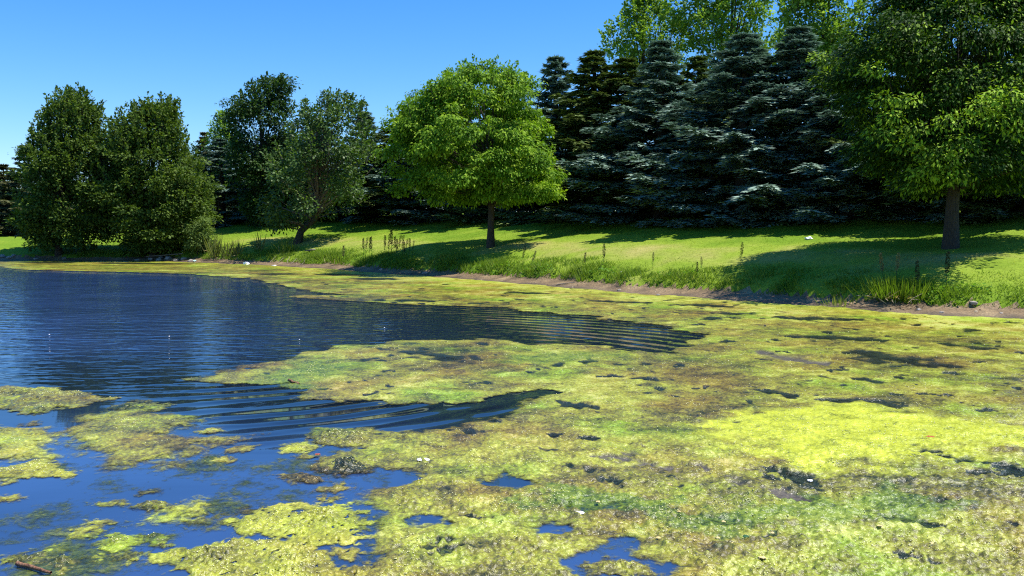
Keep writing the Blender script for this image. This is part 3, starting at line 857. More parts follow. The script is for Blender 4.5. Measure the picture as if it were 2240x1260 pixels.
def broadleaf(name, base, prof, trunk_r, trunk_pts, mat, bark, n_clump, rc, per, leaf, label, cat='tree', group=None, seed=1, droop=0.5,
              shell=0.45, flat=0.62, depth_k=0.92, limb_r=1.0, fill=0.18, wid=0.62, bare=0, upright=0.0, tint_hi=0.75, spikes=0, spike_len=1.0, sprays=(), lobe=0.40, lobe_s=1.0, spike_drop=0.5):
    rng = np.random.default_rng(seed)
    root = thing(name, base, label, cat, group)
    z0, z1 = prof[0, 0], prof[-1, 0]
    zs = np.linspace(z0, z1, 200)
    xl = np.interp(zs, prof[:, 0], prof[:, 1]); xr = np.interp(zs, prof[:, 0], prof[:, 2])
    r = (xr - xl) / 2; c = (xr + xl) / 2
    wz = r ** 1.1 + 0.1; wz /= wz.sum()
    zz = rng.choice(zs, n_clump, p=wz) + rng.normal(0, 0.1, n_clump)
    zz = np.clip(zz, z0 + rc * 0.3, z1 - rc * 0.35)
    rr = np.interp(zz, zs, r); cc = np.interp(zz, zs, c)
    az = rng.random(n_clump) * 2 * math.pi
    rho = np.where(rng.random(n_clump) < fill, rng.random(n_clump) ** 0.6, 1 - (1 - rng.random(n_clump) ** 0.5) * shell)
    rad = np.maximum(rr - rc * 0.62, rr * 0.12) * rho * (0.84 + 0.26 * rng.random(n_clump))
    rmax = r.max()
    lb_n = vnoise(np.cos(az) * 1.9 * lobe_s + 7 + seed, np.sin(az) * 1.9 * lobe_s + zz / rmax * 2.3 * lobe_s, seed) * 0.75 + 0.45 * vnoise(np.cos(az) * 4.1 * lobe_s, np.sin(az) * 4.1 * lobe_s + zz / rmax * 5.0 * lobe_s, seed + 3)
    rad = rad * np.clip(1.0 + lobe * (2.6 * lb_n - 0.18), 1 - 1.5 * lobe, 1.10)
    C = np.stack([cc + rad * np.cos(az), rad * np.sin(az) * depth_k, zz], 1)
    crs = rc * (0.65 + 0.7 * rng.random(n_clump))
    # limbs
    tb = Tubes(); tp = np.array(trunk_pts, float)
    trz = tp[:, 2]
    rads = trunk_r * np.interp(trz, [0, 0.25, trz[-1] * 0.5, trz[-1]], [1.35, 1.0, 0.72, 0.12])
    tb.add(tp, rads, 10)
    obj('trunk', tb.mesh('trunk'), bark, root)
    lb = Tubes()
    fork_lo = max(z0 * 0.75, 0.3)
    nl = min(n_clump, 130)
    for k in range(nl):
        e = C[k]
        zt = np.clip(fork_lo + (e[2] - fork_lo) * (0.25 + 0.3 * rng.random()), fork_lo * 0.9, trz[-1] * 0.95)
        s = np.array([np.interp(zt, trz, tp[:, 0]), np.interp(zt, trz, tp[:, 1]), zt])
        mid = s * 0.5 + e * 0.5 + np.array([0, 0, 0.10 * np.linalg.norm(e - s)]) + rng.normal(0, 0.08, 3)
        q1 = s * 0.75 + mid * 0.25 + rng.normal(0, 0.03, 3)
        big = k < 14
        r0 = trunk_r * (0.34 if big else 0.12) * limb_r
        t_ = np.linspace(0, 1, 6)[:, None]
        pts = (1 - t_) ** 2 * s + 2 * t_ * (1 - t_) * mid + t_ ** 2 * e
        pts[1:-1] += rng.normal(0, 0.05, (4, 3))
        lb.add(pts, np.linspace(r0, r0 * 0.15, 6), 5)
    for k in range(bare):                                    # dead twigs
        a = rng.random() * 2 * math.pi
        zt = trz[-1] * (0.45 + 0.3 * rng.random())
        s = np.array([np.interp(zt, trz, tp[:, 0]), np.interp(zt, trz, tp[:, 1]), zt])
        L_ = 1.0 + 2.3 * rng.random()
        e = s + np.array([math.cos(a) * L_ * 0.5, math.sin(a) * L_ * 0.5 - 0.5, L_])
        t_ = np.linspace(0, 1, 5)[:, None]
        pts = s + (e - s) * t_; pts[1:] += rng.normal(0, 0.09, (4, 3))
        lb.add(pts, np.linspace(0.028, 0.008, 5), 4)
    lb2 = lb
    for (px_, py_) in sprays:                                # boughs reaching out of the crown towards the pond, sunlight painted by paler tint
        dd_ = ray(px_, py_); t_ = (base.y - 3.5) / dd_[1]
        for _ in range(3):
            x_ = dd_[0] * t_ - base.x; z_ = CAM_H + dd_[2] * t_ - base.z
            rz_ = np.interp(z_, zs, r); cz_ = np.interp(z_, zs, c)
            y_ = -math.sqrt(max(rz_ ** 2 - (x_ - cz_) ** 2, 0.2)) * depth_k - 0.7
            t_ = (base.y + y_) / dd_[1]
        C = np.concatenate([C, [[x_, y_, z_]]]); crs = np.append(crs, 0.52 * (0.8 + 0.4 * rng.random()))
    n_base = n_clump; n_clump = len(C)
    # leaves
    sp_P = []; sp_A = []
    for k in range(spikes):                                  # leading shoots that break the outline
        z = z0 + (z1 - z0) * (0.35 + 0.65 * rng.random() ** 0.6)
        rr_ = np.interp(z, zs, r); a = rng.random() * 2 * math.pi
        o_ = np.array([math.cos(a), math.sin(a) * depth_k, 0])
        s_ = np.array([np.interp(z, zs, c), 0, z]) + o_ * rr_ * 0.80
        d_ = nrm(o_ * (0.9 - 0.6 * (z - z0) / (z1 - z0)) + np.array([0, 0, 0.55 + 0.8 * (z - z0) / (z1 - z0)]) + rng.normal(0, 0.15, 3))
        m_ = 34
        u_ = rng.random(m_)
        ll = spike_len * (0.6 + 0.6 * rng.random())
        s_[2] -= ll * spike_drop
        sp_P.append(s_ + d_ * (u_ * ll)[:, None] + rng.normal(0, 1, (m_, 3)) * (0.17 * (1.1 - u_))[:, None])
        sp_A.append(nrm(d_ + rng.normal(0, 0.7, (m_, 3))))
        tq = np.linspace(0, 1, 3)[:, None]
        lb2.add(s_ - d_ * 0.5 + d_ * tq * (ll + 0.4), [0.02, 0.012, 0.004], 4)
    cnt = np.maximum(6, (per * (crs / rc) ** 2).astype(int))
    ci = np.repeat(np.arange(n_clump), cnt); n = len(ci)
    dirs = nrm(rng.normal(0, 1, (n, 3)) + np.array([0, 0, 0.25]))
    lump = 1 + 0.35 * np.sin(dirs[:, 0] * 5 + ci) * np.sin(dirs[:, 1] * 5 + ci * 1.7)
    R_ = crs[ci] * (0.35 + 0.65 * rng.random(n) ** 0.55) * lump
    P = C[ci] + dirs * R_[:, None] * np.array([1, 1, flat + upright])
    out_ = np.stack([C[ci, 0] - np.interp(C[ci, 2], zs, c), C[ci, 1], np.zeros(n)], 1)
    outn = nrm(out_ + rng.normal(0, 0.15, (n, 3)))
    A = nrm(dirs * 0.6 + outn * 0.5 + np.array([0, 0, -droop + upright]) + rng.normal(0, 0.45, (n, 3)))
    Nn = nrm(np.array([0, 0, 0.9]) + outn * 0.35 + dirs * 0.35 + rng.normal(0, 0.45, (n, 3)))
    obj('branches', lb.mesh('branches'), M['dead'] if bare else bark, root)
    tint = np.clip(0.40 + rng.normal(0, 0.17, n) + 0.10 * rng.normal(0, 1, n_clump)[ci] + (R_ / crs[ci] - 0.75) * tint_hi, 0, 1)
    tint = np.where(ci >= n_base, np.clip(tint + 0.45, 0, 1), tint)  # spray leaves tinted lighter to look sunlit
    if spikes:
        sp_P = np.concatenate(sp_P); k_ = len(sp_P)
        P = np.concatenate([P, sp_P]); A = np.concatenate([A] + sp_A)
        Nn = np.concatenate([Nn, nrm(rng.normal(0, 0.6, (k_, 3)) + np.array([0, 0, 0.8]))]); tint = np.concatenate([tint, np.clip(rng.normal(0.55, 0.2, k_), 0, 1)])
    L = leaf * (0.65 + 0.7 * rng.random(len(P)))
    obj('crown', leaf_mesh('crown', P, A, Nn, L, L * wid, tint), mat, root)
    return root


def straight(h, lean=(0, 0), n=9, wob=0.05, seed=0):
    rng = np.random.default_rng(seed)
    z = np.linspace(0, 1, n)
    p = np.stack([lean[0] * z, lean[1] * z, h * z], 1)
    p[2:] += rng.normal(0, wob, (n - 2, 3)) * np.array([1, 1, 0])
    p[0, 2] = -0.25
    return p


# central maple
b = on_ground(1073, 541)
MAPLE = [(138, 1025, 1105), (150, 985, 1145), (175, 950, 1172), (200, 878, 1192), (240, 828, 1208), (280, 812, 1228), (320, 815, 1242), (360, 825, 1246), (400, 842, 1256),
         (420, 880, 1258), (440, 945, 1205)]
pr = px_prof(b, MAPLE)
broadleaf('maple_tree', b, pr, 0.19, straight(pr[-1, 0] * 0.8, (0.15, 0), seed=1, wob=0.03), M['maple'], M['bark'], 320, 0.64, 300, 0.155,
          'round bright green maple standing alone on the lawn at the centre', seed=11, droop=0.85, wid=0.55, flat=0.5, fill=0.1, spikes=60, spike_len=0.6, tint_hi=1.0)

# big ash on the right
b = on_ground(2079, 543)
ASH = [(-200, 2050, 2150), (-150, 1985, 2230), (-60, 1905, 2330), (20, 1868, 2365), (100, 1815, 2395), (160, 1780, 2400), (220, 1795, 2400), (280, 1795, 2385), (340, 1805, 2370),
       (380, 1835, 2350), (402, 1905, 2300), (418, 1995, 2200)]
pr = px_prof(b, ASH)
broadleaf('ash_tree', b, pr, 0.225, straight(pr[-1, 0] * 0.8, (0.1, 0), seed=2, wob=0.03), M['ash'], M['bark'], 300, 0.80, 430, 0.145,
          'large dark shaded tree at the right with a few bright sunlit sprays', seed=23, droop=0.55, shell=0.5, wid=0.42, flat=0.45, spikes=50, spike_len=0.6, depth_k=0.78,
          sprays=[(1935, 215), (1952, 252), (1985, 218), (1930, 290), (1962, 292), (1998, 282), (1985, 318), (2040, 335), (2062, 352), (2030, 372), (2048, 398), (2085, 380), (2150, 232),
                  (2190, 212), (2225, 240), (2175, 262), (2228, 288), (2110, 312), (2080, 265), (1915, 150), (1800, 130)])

# leaning tree
b = on_ground(650, 532)
LEAN = [(208, 705, 755), (230, 655, 800), (270, 625, 822), (320, 590, 838), (360, 558, 840), (400, 540, 836), (440, 532, 828), (468, 545, 780), (500, 552, 640)]
pr = px_prof(b, LEAN)
k = b.y / FPX
tp = np.array([(0, 0, -0.2), (0.35 * 25 * k, 0, 26 * k), (38 * k, 0, 52 * k), (47 * k, 0, 90 * k), (48 * k, 0, 140 * k), (46 * k, 0.1, 200 * k), (52 * k, 0, 260 * k)])
broadleaf('leaning_tree', b, pr, 0.24, tp, M['olive'], M['bark_dark'], 210, 0.62, 70, 0.20,
          'leaning tree with dark slanted trunk and thin grey green crown showing bare twigs', seed=31, droop=0.3, bare=90, shell=0.8, upright=0.15, limb_r=0.9, spikes=70, spike_len=0.9)

# left pair at the water
b = on_ground(128, 560)
LT = [(214, 150, 166), (228, 135, 190), (240, 110, 215), (270, 98, 222), (300, 75, 228), (330, 68, 252), (370, 45, 275), (420, 36, 275), (470, 32, 268), (510, 45, 260), (545, 62, 230)]
pr = px_prof(b, LT)
broadleaf('alder_tree', b, pr, 0.2, straight(pr[-1, 0] * 0.9, (0.4, 0), seed=3), M['alder'], M['bark_dark'], 420, 0.66, 110, 0.20,
          'pointed dark green tree at the water on the far left', group='bushy alders on the far shore', seed=41, flat=0.42, droop=0.1, shell=0.6, upright=0.1, spikes=240, spike_len=1.3, spike_drop=0.3, lobe_s=1.4)
b = on_ground(335, 562)
RT = [(230, 340, 368), (246, 300, 385), (262, 262, 398), (295, 222, 410), (330, 212, 416), (365, 200, 445), (400, 204, 474), (440, 202, 480), (480, 228, 470), (515, 245, 455), (548, 270, 405)]
pr = px_prof(b, RT)
broadleaf('alder_tree', b, pr, 0.2, straight(pr[-1, 0] * 0.9, (0.3, 0), seed=4), M['alder'], M['bark_dark'], 520, 0.70, 110, 0.20,
          'broad bushy olive green tree overhanging the shore, right one of the far left pair', group='bushy alders on the far shore', seed=43, flat=0.42, droop=0.12, shell=0.6, spikes=260, spike_len=1.2, spike_drop=0.3, lobe_s=1.4)

# upright dark tree behind the leaning one
b = on_dist(572, 11)
DK = [(172, 570, 628), (192, 535, 642), (230, 496, 650), (270, 482, 656), (330, 488, 668), (400, 500, 662), (440, 512, 650), (485, 545, 620)]
pr = px_prof(b, DK)
broadleaf('oak_tree', b, pr, 0.2, straight(pr[-1, 0] * 0.85, (0.2, 0), seed=5), M['oak'], M['bark_dark'], 260, 0.75, 130, 0.21,
          'tall dark green tree with rounded top behind the leaning tree', seed=51, droop=0.3, spikes=70, spike_len=0.8)
b = on_dist(487, 22)
pr = px_prof(b, [(248, 478, 492), (270, 462, 508), (300, 452, 520), (360, 450, 530), (430, 455, 525)])
broadleaf('young_tree', b, pr, 0.12, straight(pr[-1, 0] * 0.85, seed=6), M['poplar'], M['bark'], 90, 0.6, 70, 0.24,
          'slim green treetop showing between the left pair and the tall dark tree', seed=53, upright=0.3)

# willow shrub on the shore
b = on_ground(432, 556)
pr = px_prof(b, [(478, 420, 462), (500, 400, 470), (530, 398, 470), (552, 410, 455)])
broadleaf('willow_shrub', b, pr, 0.04, straight(pr[-1, 0] * 0.8, seed=7), M['willow'], M['bark'], 60, 0.36, 70, 0.17,
          'pale green shrub at the waters edge right of the broad bushy tree', cat='shrub', seed=57, upright=0.15, wid=0.35)

# poplars beyond the spruces
for k, (px, dist, rows, nc, sd_, lab) in enumerate([
    (1400, 24, [(-25, 1385, 1425), (0, 1375, 1450), (30, 1360, 1480), (60, 1318, 1515), (90, 1302, 1525), (130, 1325, 1520), (200, 1350, 1490), (300, 1370, 1470)], 170, 61,
     'light green poplar nearest the open sky, rising behind the spruces'),
    (1590, 25, [(-170, 1570, 1620), (-100, 1520, 1670), (-30, 1452, 1725), (30, 1445, 1745), (90, 1472, 1740), (160, 1490, 1730), (300, 1530, 1680)], 260, 62,
     'tall light green poplar above the big blue spruce, middle of the three poplars'),
    (1790, 24, [(-110, 1770, 1840), (-40, 1715, 1890), (30, 1695, 1905), (100, 1695, 1905), (180, 1720, 1890), (300, 1750, 1850)], 210, 63,
     'yellow green poplar at the edge of the dark shaded tree')]):
    b = on_dist(px, dist)
    pr = px_prof(b, rows)
    broadleaf('poplar_tree', b, pr, 0.2, straight(pr[-1, 0] * 0.92, seed=sd_), M['poplar'], M['bark'], nc, 0.55, 80, 0.20, lab, group='poplars behind the spruces',
              seed=sd_, shell=0.85, upright=0.25, droop=0.2, wid=0.8, fill=0.3, spikes=60, spike_len=1.3, lobe=0.26)


# spruces: unit meshes (height 10 m, base radius 3 m), copied along the tree line
def spruce_meshes(seed, R=3.0, H=10.0, power=0.7, gap=0.42, n0=7):
    """layered boughs: each branch carries a drooping fan of side shoots, each shoot a comb of short needle sprays"""
    rng = np.random.default_rng(seed)
    Ps = []; As = []; Ls = []; Ws = []; Ts = []
    tb = Tubes(); tb.add([(0, 0, -0.3), (0, 0, 3), (0, 0, 7), (0, 0, H)], [0.19, 0.15, 0.08, 0.012], 8)
    lb = Tubes()
    up = np.array([0, 0, 1.0])
    z = 0.3
    while z < H - 0.12:
        f = z / H
        rz_ = R * (1 - f) ** power * (0.72 + 0.28 * min(1, f / 0.28)) * np.interp(f, [0.55, 1], [1, 0.62]) * (0.92 + 0.08 * math.sin(z * 2.1 + seed))
        n = n0 + int(2.2 * rng.random()) if f < 0.88 else 5
        a0 = rng.random() * 6.28
        for k in range(n):
            az = a0 + k * 6.283 / n + rng.normal(0, 0.22)
            L_ = max(0.08, rz_ * (0.55 + 0.60 * rng.random()))
            sl0 = np.interp(f, [0, 0.5, 0.85, 1], [-0.42, -0.28, 0.15, 0.9]) + rng.normal(0, 0.09)
            curl = np.interp(f, [0, 0.6, 1], [0.26, 0.22, 0.05])
            u = np.array([math.cos(az), math.sin(az), 0]); sd = np.array([-u[1], u[0], 0])
            nn = max(4, int(15 * L_ / R) + 3)
            s_ = np.linspace(0.30, 1, nn) ** 0.85
            pos = u * (s_ * L_)[:, None] + up * (z + L_ * (sl0 * s_ + curl * s_ ** 2.4))[:, None]
            bd = nrm(u + up * (sl0 + curl * 2.4 * s_ ** 1.4)[:, None])
            if L_ > 0.8:
                ii = np.linspace(0, nn - 1, 4).astype(int)
                lb.add(np.concatenate([[[0, 0, z]], pos[ii]]), np.linspace(0.035, 0.006, 5) * L_ / R * 1.3, 4)
            fan = (0.05 + 0.13 * min(1, L_ / R * 2.5) + 0.62 * np.sin(math.pi * np.clip(0.12 + s_ * 0.82, 0, 1)) * (L_ / R) ** 0.8) * (0.8 + 0.4 * rng.random(nn))
            for side in (-1, 0, 1):
                ang = (0.95 - 0.45 * s_ + rng.normal(0, 0.14, nn)) * abs(side)
                B = nrm(bd * np.cos(ang)[:, None] + sd * (side * np.sin(ang))[:, None] - up * (0.16 + 0.34 * abs(side) + rng.normal(0, 0.14, nn))[:, None])
                fl = fan if side else fan * 0.35
                m_ = 5
                for q in range(m_):
                    t = (q + 0.6) / m_
                    base = pos + B * (fl * t)[:, None] - up * (0.10 * t * t * fl)[:, None]
                    for sg in (-1, 1):
                        a2 = 0.62 + rng.normal(0, 0.2, nn)
                        sdir = nrm(np.cross(B, up))
                        A = B * np.cos(a2)[:, None] + sdir * (sg * np.sin(a2))[:, None] + up * rng.normal(0.02, 0.22, nn)[:, None]
                        Ps.append(base + rng.normal(0, 0.018, base.shape)); As.append(A)
                        Ls.append((0.15 + 0.10 * rng.random(nn)) * (1.15 - 0.4 * t)); Ws.append(np.full(nn, 0.072))
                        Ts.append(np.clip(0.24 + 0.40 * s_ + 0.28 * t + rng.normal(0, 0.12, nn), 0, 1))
            # hanging inner twigs close the bough from below
            nh = nn
            A = bd * 0.5 + sd * rng.normal(0, 0.6, nh)[:, None] - up
            Ps.append(pos * np.array([0.85, 0.85, 1]) + rng.normal(0, 0.05, pos.shape)); As.append(A)
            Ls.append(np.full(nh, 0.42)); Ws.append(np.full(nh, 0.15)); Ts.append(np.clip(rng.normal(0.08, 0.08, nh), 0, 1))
        z += gap * (0.8 + 0.4 * rng.random()) * np.interp(f, [0, 1], [1.12, 0.6])
    Ps.append(np.repeat([[0, 0, H - 0.3]], 10, 0)); As.append(nrm(np.stack([rng.normal(0, .3, 10), rng.normal(0, .3, 10), np.ones(10)], 1)))
    Ls.append(np.full(10, 0.4)); Ws.append(np.full(10, 0.06)); Ts.append(np.full(10, 0.6))
    P = np.concatenate(Ps); A = nrm(np.concatenate(As)); L = np.concatenate(Ls); W = np.concatenate(Ws); T = np.concatenate(Ts)
    Nn = nrm(up + nrm(P * np.array([1, 1, 0])) * 0.18 + rng.normal(0, 0.30, P.shape))
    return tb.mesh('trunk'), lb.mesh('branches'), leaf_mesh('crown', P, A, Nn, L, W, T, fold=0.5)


SP = [spruce_meshes(1, power=0.82, gap=0.60), spruce_meshes(2, gap=0.66, power=0.86), spruce_meshes(3, gap=0.64, power=0.74)]


def spruce(px, top, hw, dist, kind, var, label, name='spruce_tree', group='spruces along the top of the bank', rz=None):
    b = on_dist(px, dist)
    d = ray(px, top); t = b.y / d[1]
    h = CAM_H + d[2] * t - b.z
    R = (1.68 if hw > 130 else 2.0) * hw * b.y / FPX
    root = thing(name, b, label, 'spruce', group, rz=RNG.random() * 6.28 if rz is None else rz, scale=(R / 3.0, R / 3.0, h / 10.0))
    tr, lb, cr = SP[var]
    obj('trunk', tr, M['bark_dark'], root)
    obj('branches', lb, M['bark_dark'], root)
    if (var, kind) not in CROWN:
        c = cr.copy() if cr.materials else cr
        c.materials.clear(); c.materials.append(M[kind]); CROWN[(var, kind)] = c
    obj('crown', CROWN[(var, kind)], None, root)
    return root


CROWN = {}
for a in [
    (1214, 122, 105, 17, 'blue', 0, 'slim dark blue green spruce just right of the maple with bare leader tip'),
    (1298, 110, 128, 16.5, 'green_sp', 0, 'dark green spruce between the slim spruce and the poplar'),
    (1365, 125, 125, 17, 'green_sp', 2, 'deep green spruce half hidden below the poplar nearest the sky'),
    (1442, 92, 165, 15, 'blue', 1, 'blue green spruce with long layered boughs left of the big blue spruce'),
    (1522, 122, 110, 17.5, 'green_sp', 2, 'yellowish green spruce peeping out behind two blue spruces'),
    (1622, 72, 190, 13.8, 'blue', 2, 'big silvery blue spruce with the brightest boughs'),
    (1735, 62, 190, 15, 'blue', 1, 'tall dull blue spruce right of the brightest spruce'),
    (1850, 95, 170, 14.5, 'blue', 0, 'shaded blue spruce partly behind the large dark tree'),
    (1985, 60, 190, 15, 'green_sp', 1, 'dark spruce wholly in shade left of the right hand trunk'),
    (2120, 70, 190, 15, 'blue', 2, 'dark spruce in shade just behind the right hand trunk'),
    (2250, 60, 190, 14.5, 'green_sp', 0, 'dark spruce in shade at the right edge of the view'),
    (1110, 165, 135, 16, 'green_sp', 1, 'dark spruce behind the right half of the maple'),
    (990, 205, 130, 16, 'blue', 0, 'dark spruce behind the maple trunk'),
    (895, 240, 110, 16.5, 'green_sp', 2, 'dark spruce behind the left half of the maple'),
    (800, 246, 95, 17, 'blue', 1, 'bluish spruce peeping out between leaning tree and maple'),
    (700, 265, 95, 16.5, 'green_sp', 0, 'dark spruce behind the crown of the leaning tree'),
    (488, 302, 78, 16, 'blue', 2, 'small pale blue spruce right of the broad bushy tree'),
    (600, 300, 90, 17, 'blue', 0, 'dark blue spruce behind the tall dark tree'),
]:
    spruce(*a)
spruce(452, 290, 50, 24, 'tan_pine', 1, 'tan yellow conifer top beside the small pale blue spruce', group='distant conifers')
spruce(62, 318, 60, 14, 'brown_pine', 1, 'greyish pine at the far left behind the pointed tree', name='pine_tree', group='distant conifers')
spruce(15, 358, 62, 16, 'brown_pine', 2, 'brownish pine at the left edge of the view', name='pine_tree', group='distant conifers')

# far trees closing the horizon
for px, dist, top, seed, lab in [(-30, 45, 372, 71, 'distant green tree at the left edge beyond the brownish pine'),
                                 (430, 40, 318, 72, 'distant green tree filling the gap right of the broad bushy tree')]:
    b = on_dist(px, dist)
    pr = px_prof(b, [(top, px - 18, px + 18), (top + 25, px - 52, px + 52), (top + 80, px - 65, px + 65), (485, px - 50, px + 50)])
    broadleaf('distant_tree', b, pr, 0.2, straight(pr[-1, 0] * 0.8, seed=seed), M['oak'], M['bark_dark'], 120, 0.9, 70, 0.3, lab, seed=seed)

rng = np.random.default_rng(91)
n = 90000
pxw = rng.uniform(-220, 2500, n)
dw = rng.uniform(25, 32, n)
tw = np.arange(20, 140, 1.5)
table = {}
Xw = np.empty(n); Yw = np.empty(n)
cols = np.linspace(-220, 2500, 60)
cx = np.array([[on_dist(q, 20.5).x, on_dist(q, 20.5).y] for q in cols])
Xw = np.interp(pxw, cols, cx[:, 0]); Yw = np.interp(pxw, cols, cx[:, 1])
Rw = np.hypot(Xw, Yw); off = (dw - 25) * 1.2
Xw = Xw * (1 + off / Rw); Yw = Yw * (1 + off / Rw)
topw = 4.0 + 2.4 * fbm(Xw * 0.35, Yw * 0.35, 4, 88)
Zw = height(Xw, Yw) + topw * rng.random(n) ** 0.7
P = np.stack([Xw, Yw, Zw], 1)
A = nrm(rng.normal(0, 1, (n, 3))); Nn = nrm(rng.normal(0, 0.6, (n, 3)) + np.array([0, 0, 0.7]))
L = 0.28 + 0.2 * rng.random(n)
tag(obj('background_wood', leaf_mesh('background_wood', P, A, Nn, L, L * 0.6, np.clip(rng.normal(0.35, 0.2, n), 0, 1)), M['oak']),
    'dark undergrowth and far wood behind the tree line', 'wood', kind='stuff')

# ------------------------------------------------------------------ grass
M['grass'] = leaf_mat('grass_blade', (0.115, 0.205, 0.014), (0.215, 0.295, 0.03), (0.42, 0.38, 0.13), 0.4, rough=0.5)
M['tallgrass'] = leaf_mat('tall_grass_blade', (0.09, 0.165, 0.016), (0.18, 0.265, 0.035), (0.36, 0.33, 0.12), 0.4, rough=0.5)
M['broadweed'] = leaf_mat('broad_weed_leaf', (0.08, 0.17, 0.02), (0.12, 0.25, 0.03), (0.19, 0.33, 0.05), 0.38)


def scatter(n, dlo, dhi, seed, xlo=-30, xhi=21):
    rng = np.random.default_rng(seed)
    X = rng.uniform(xlo, xhi, n); Y = rng.uniform(16, 75, n)
    ok = (np.abs(X) < Y * 0.63 + 1)
    X, Y = X[ok], Y[ok]
    D = shore_d(X, Y)
    E = D - edge_d(X, Y)
    ok = (E > dlo) & (D < dhi)
    return X[ok], Y[ok], D[ok], E[ok], rng


def blades(name, X, Y, Hh, Wd, tint, lean, rng, mat, label):
    n = len(X)
    Z = height(X, Y)
    a = rng.random(n) * 6.283
    sx, sy = np.cos(a) * Wd / 2, np.sin(a) * Wd / 2
    la = rng.random(n) * 6.283
    lx, ly = np.cos(la) * lean * Hh, np.sin(la) * lean * Hh
    base = np.stack([X, Y, Z - 0.02], 1)
    V = np.stack([base + np.stack([sx, sy, 0 * sx], 1), base - np.stack([sx, sy, 0 * sx], 1), base + np.stack([lx, ly, Hh], 1)], 1).reshape(-1, 3)
    T = np.arange(3 * n).reshape(-1, 3)
    return tag(obj(name, mesh_from(name, V, tris=T, attrs={'tint': np.repeat(tint, 3)}), mat), label, 'grass', kind='stuff')


X, Y, D, E, rng = scatter(560000, 1.25, 17, 201)
dr = dry_at(X, Y, D)
keep = rng.random(len(X)) < np.clip(1.3 - (D - 3) / 22, 0.3, 1)
X, Y, D, dr = X[keep], Y[keep], D[keep], dr[keep]
blades('lawn_grass', X, Y, 0.02 + 0.035 * rng.random(len(X)), 0.02 + Y * 0.0004, np.clip(0.28 + dr * 1.15 + rng.normal(0, 0.13, len(X)), 0, 1), 1.3, rng, M['grass'],
       'short mown grass over the sloping bank')
X, Y, D, E, rng = scatter(1800000, 1.06, 3.8, 202)
dens = np.clip(0.55 + 1.6 * fbm(X * 0.8, Y * 0.8, 3, 91), 0.05, 1) * np.clip(1.6 - (E - 1.1) / 1.5, 0.06, 1)
keep = rng.random(len(X)) < dens
X, Y, E = X[keep], Y[keep], E[keep]
hh = (0.12 + 0.26 * rng.random(len(X))) * np.clip(0.75 + 1.5 * fbm(X * 0.5, Y * 0.5, 3, 93), 0.4, 1.5) * np.clip(1.2 - (E - 1.1) / 2.6, 0.3, 1)
blades('bank_grass', X, Y, hh, 0.022 + 0.0004 * Y, np.clip(0.34 + rng.normal(0, 0.17, len(X)) + 0.35 * fbm(X * 0.6, Y * 0.6, 2, 95), 0, 1), 0.7, rng, M['tallgrass'],
       'rank unmown grass fringing the mud bank')

# crumbs of earth, pebbles and straw on the mud
X, Y, D, E, rng = scatter(160000, -5, 1.6, 205)
ok = (D > 0.15) & (E < 1.25); X, Y = X[ok], Y[ok]
keep = rng.random(len(X)) < np.clip(0.25 + 1.4 * fbm(X * 0.7, Y * 0.7, 3, 99), 0.03, 1) * 0.5
X, Y = X[keep], Y[keep]
octv2 = np.array([(1, 0, 0), (-1, 0, 0), (0, 1, 0), (0, -1, 0), (0, 0, 1)]); octf2 = np.array([(0, 2, 4), (2, 1, 4), (1, 3, 4), (3, 0, 4)])
rr_ = 0.012 + 0.035 * rng.random(len(X)) ** 2.5
jit = 1 + rng.normal(0, 0.3, (len(X), 5, 3))
V = np.stack([X, Y, height(X, Y) - 0.004], 1)[:, None, :] + octv2[None] * rr_[:, None, None] * jit * np.array([1, 1, 0.7])
T = (octf2[None] + (np.arange(len(X)) * 5)[:, None, None]).reshape(-1, 3)
M['crumb'] = leaf_mat('earth_crumbs', (0.06, 0.045, 0.03), (0.2, 0.15, 0.09), (0.42, 0.36, 0.26), 0.0)
tag(obj('mud_crumbs', mesh_from('mud_crumbs', V.reshape(-1, 3), tris=T, attrs={'tint': np.repeat(np.clip(rng.normal(.45, .25, len(X)), 0, 1), 5)}), M['crumb']),
    'crumbs of earth and pebbles strewn on the mud', 'pebbles', kind='stuff')

# broad-leaved weeds creeping along the bank edge
X, Y, D, E, rng = scatter(260000, 1.1, 2.1, 203, xlo=-8)
dens = np.clip(2.2 * fbm(X * 0.45, Y * 0.45, 3, 97) - 0.1, 0, 1)
keep = rng.random(len(X)) < dens
X, Y = X[keep], Y[keep]; n = len(X)
P = np.stack([X, Y, height(X, Y) + 0.03 + 0.16 * rng.random(n)], 1)
A = nrm(np.stack([rng.normal(0, 1, n), rng.normal(0, 1, n), rng.normal(0.1, 0.3, n)], 1))
Nn = nrm(np.stack([rng.normal(0, .35, n), rng.normal(0, .35, n), np.ones(n)], 1))
L = 0.08 + 0.07 * rng.random(n)
tag(obj('ground_cover', leaf_mesh('ground_cover', P, A, Nn, L, L * 0.7, np.clip(rng.normal(0.5, 0.2, n), 0, 1)), M['broadweed']),
    'low broad leaved weeds creeping along the bank edge', 'ground cover', kind='stuff')

# ------------------------------------------------------------------ standing weeds
M['stalk'] = plain_mat('weed_stem', (0.035, 0.055, 0.018), 0.7, 0.25, 30)
M['seed'] = plain_mat('dark_seed_head', (0.020, 0.032, 0.012), 0.85, 0.35, 60)
M['seed_pale'] = plain_mat('straw_seed_head', (0.16, 0.15, 0.06), 0.85, 0.25, 60)
M['reed'] = leaf_mat('reed_blade', (0.09, 0.12, 0.03), (0.17, 0.20, 0.06), (0.33, 0.30, 0.14), 0.3)


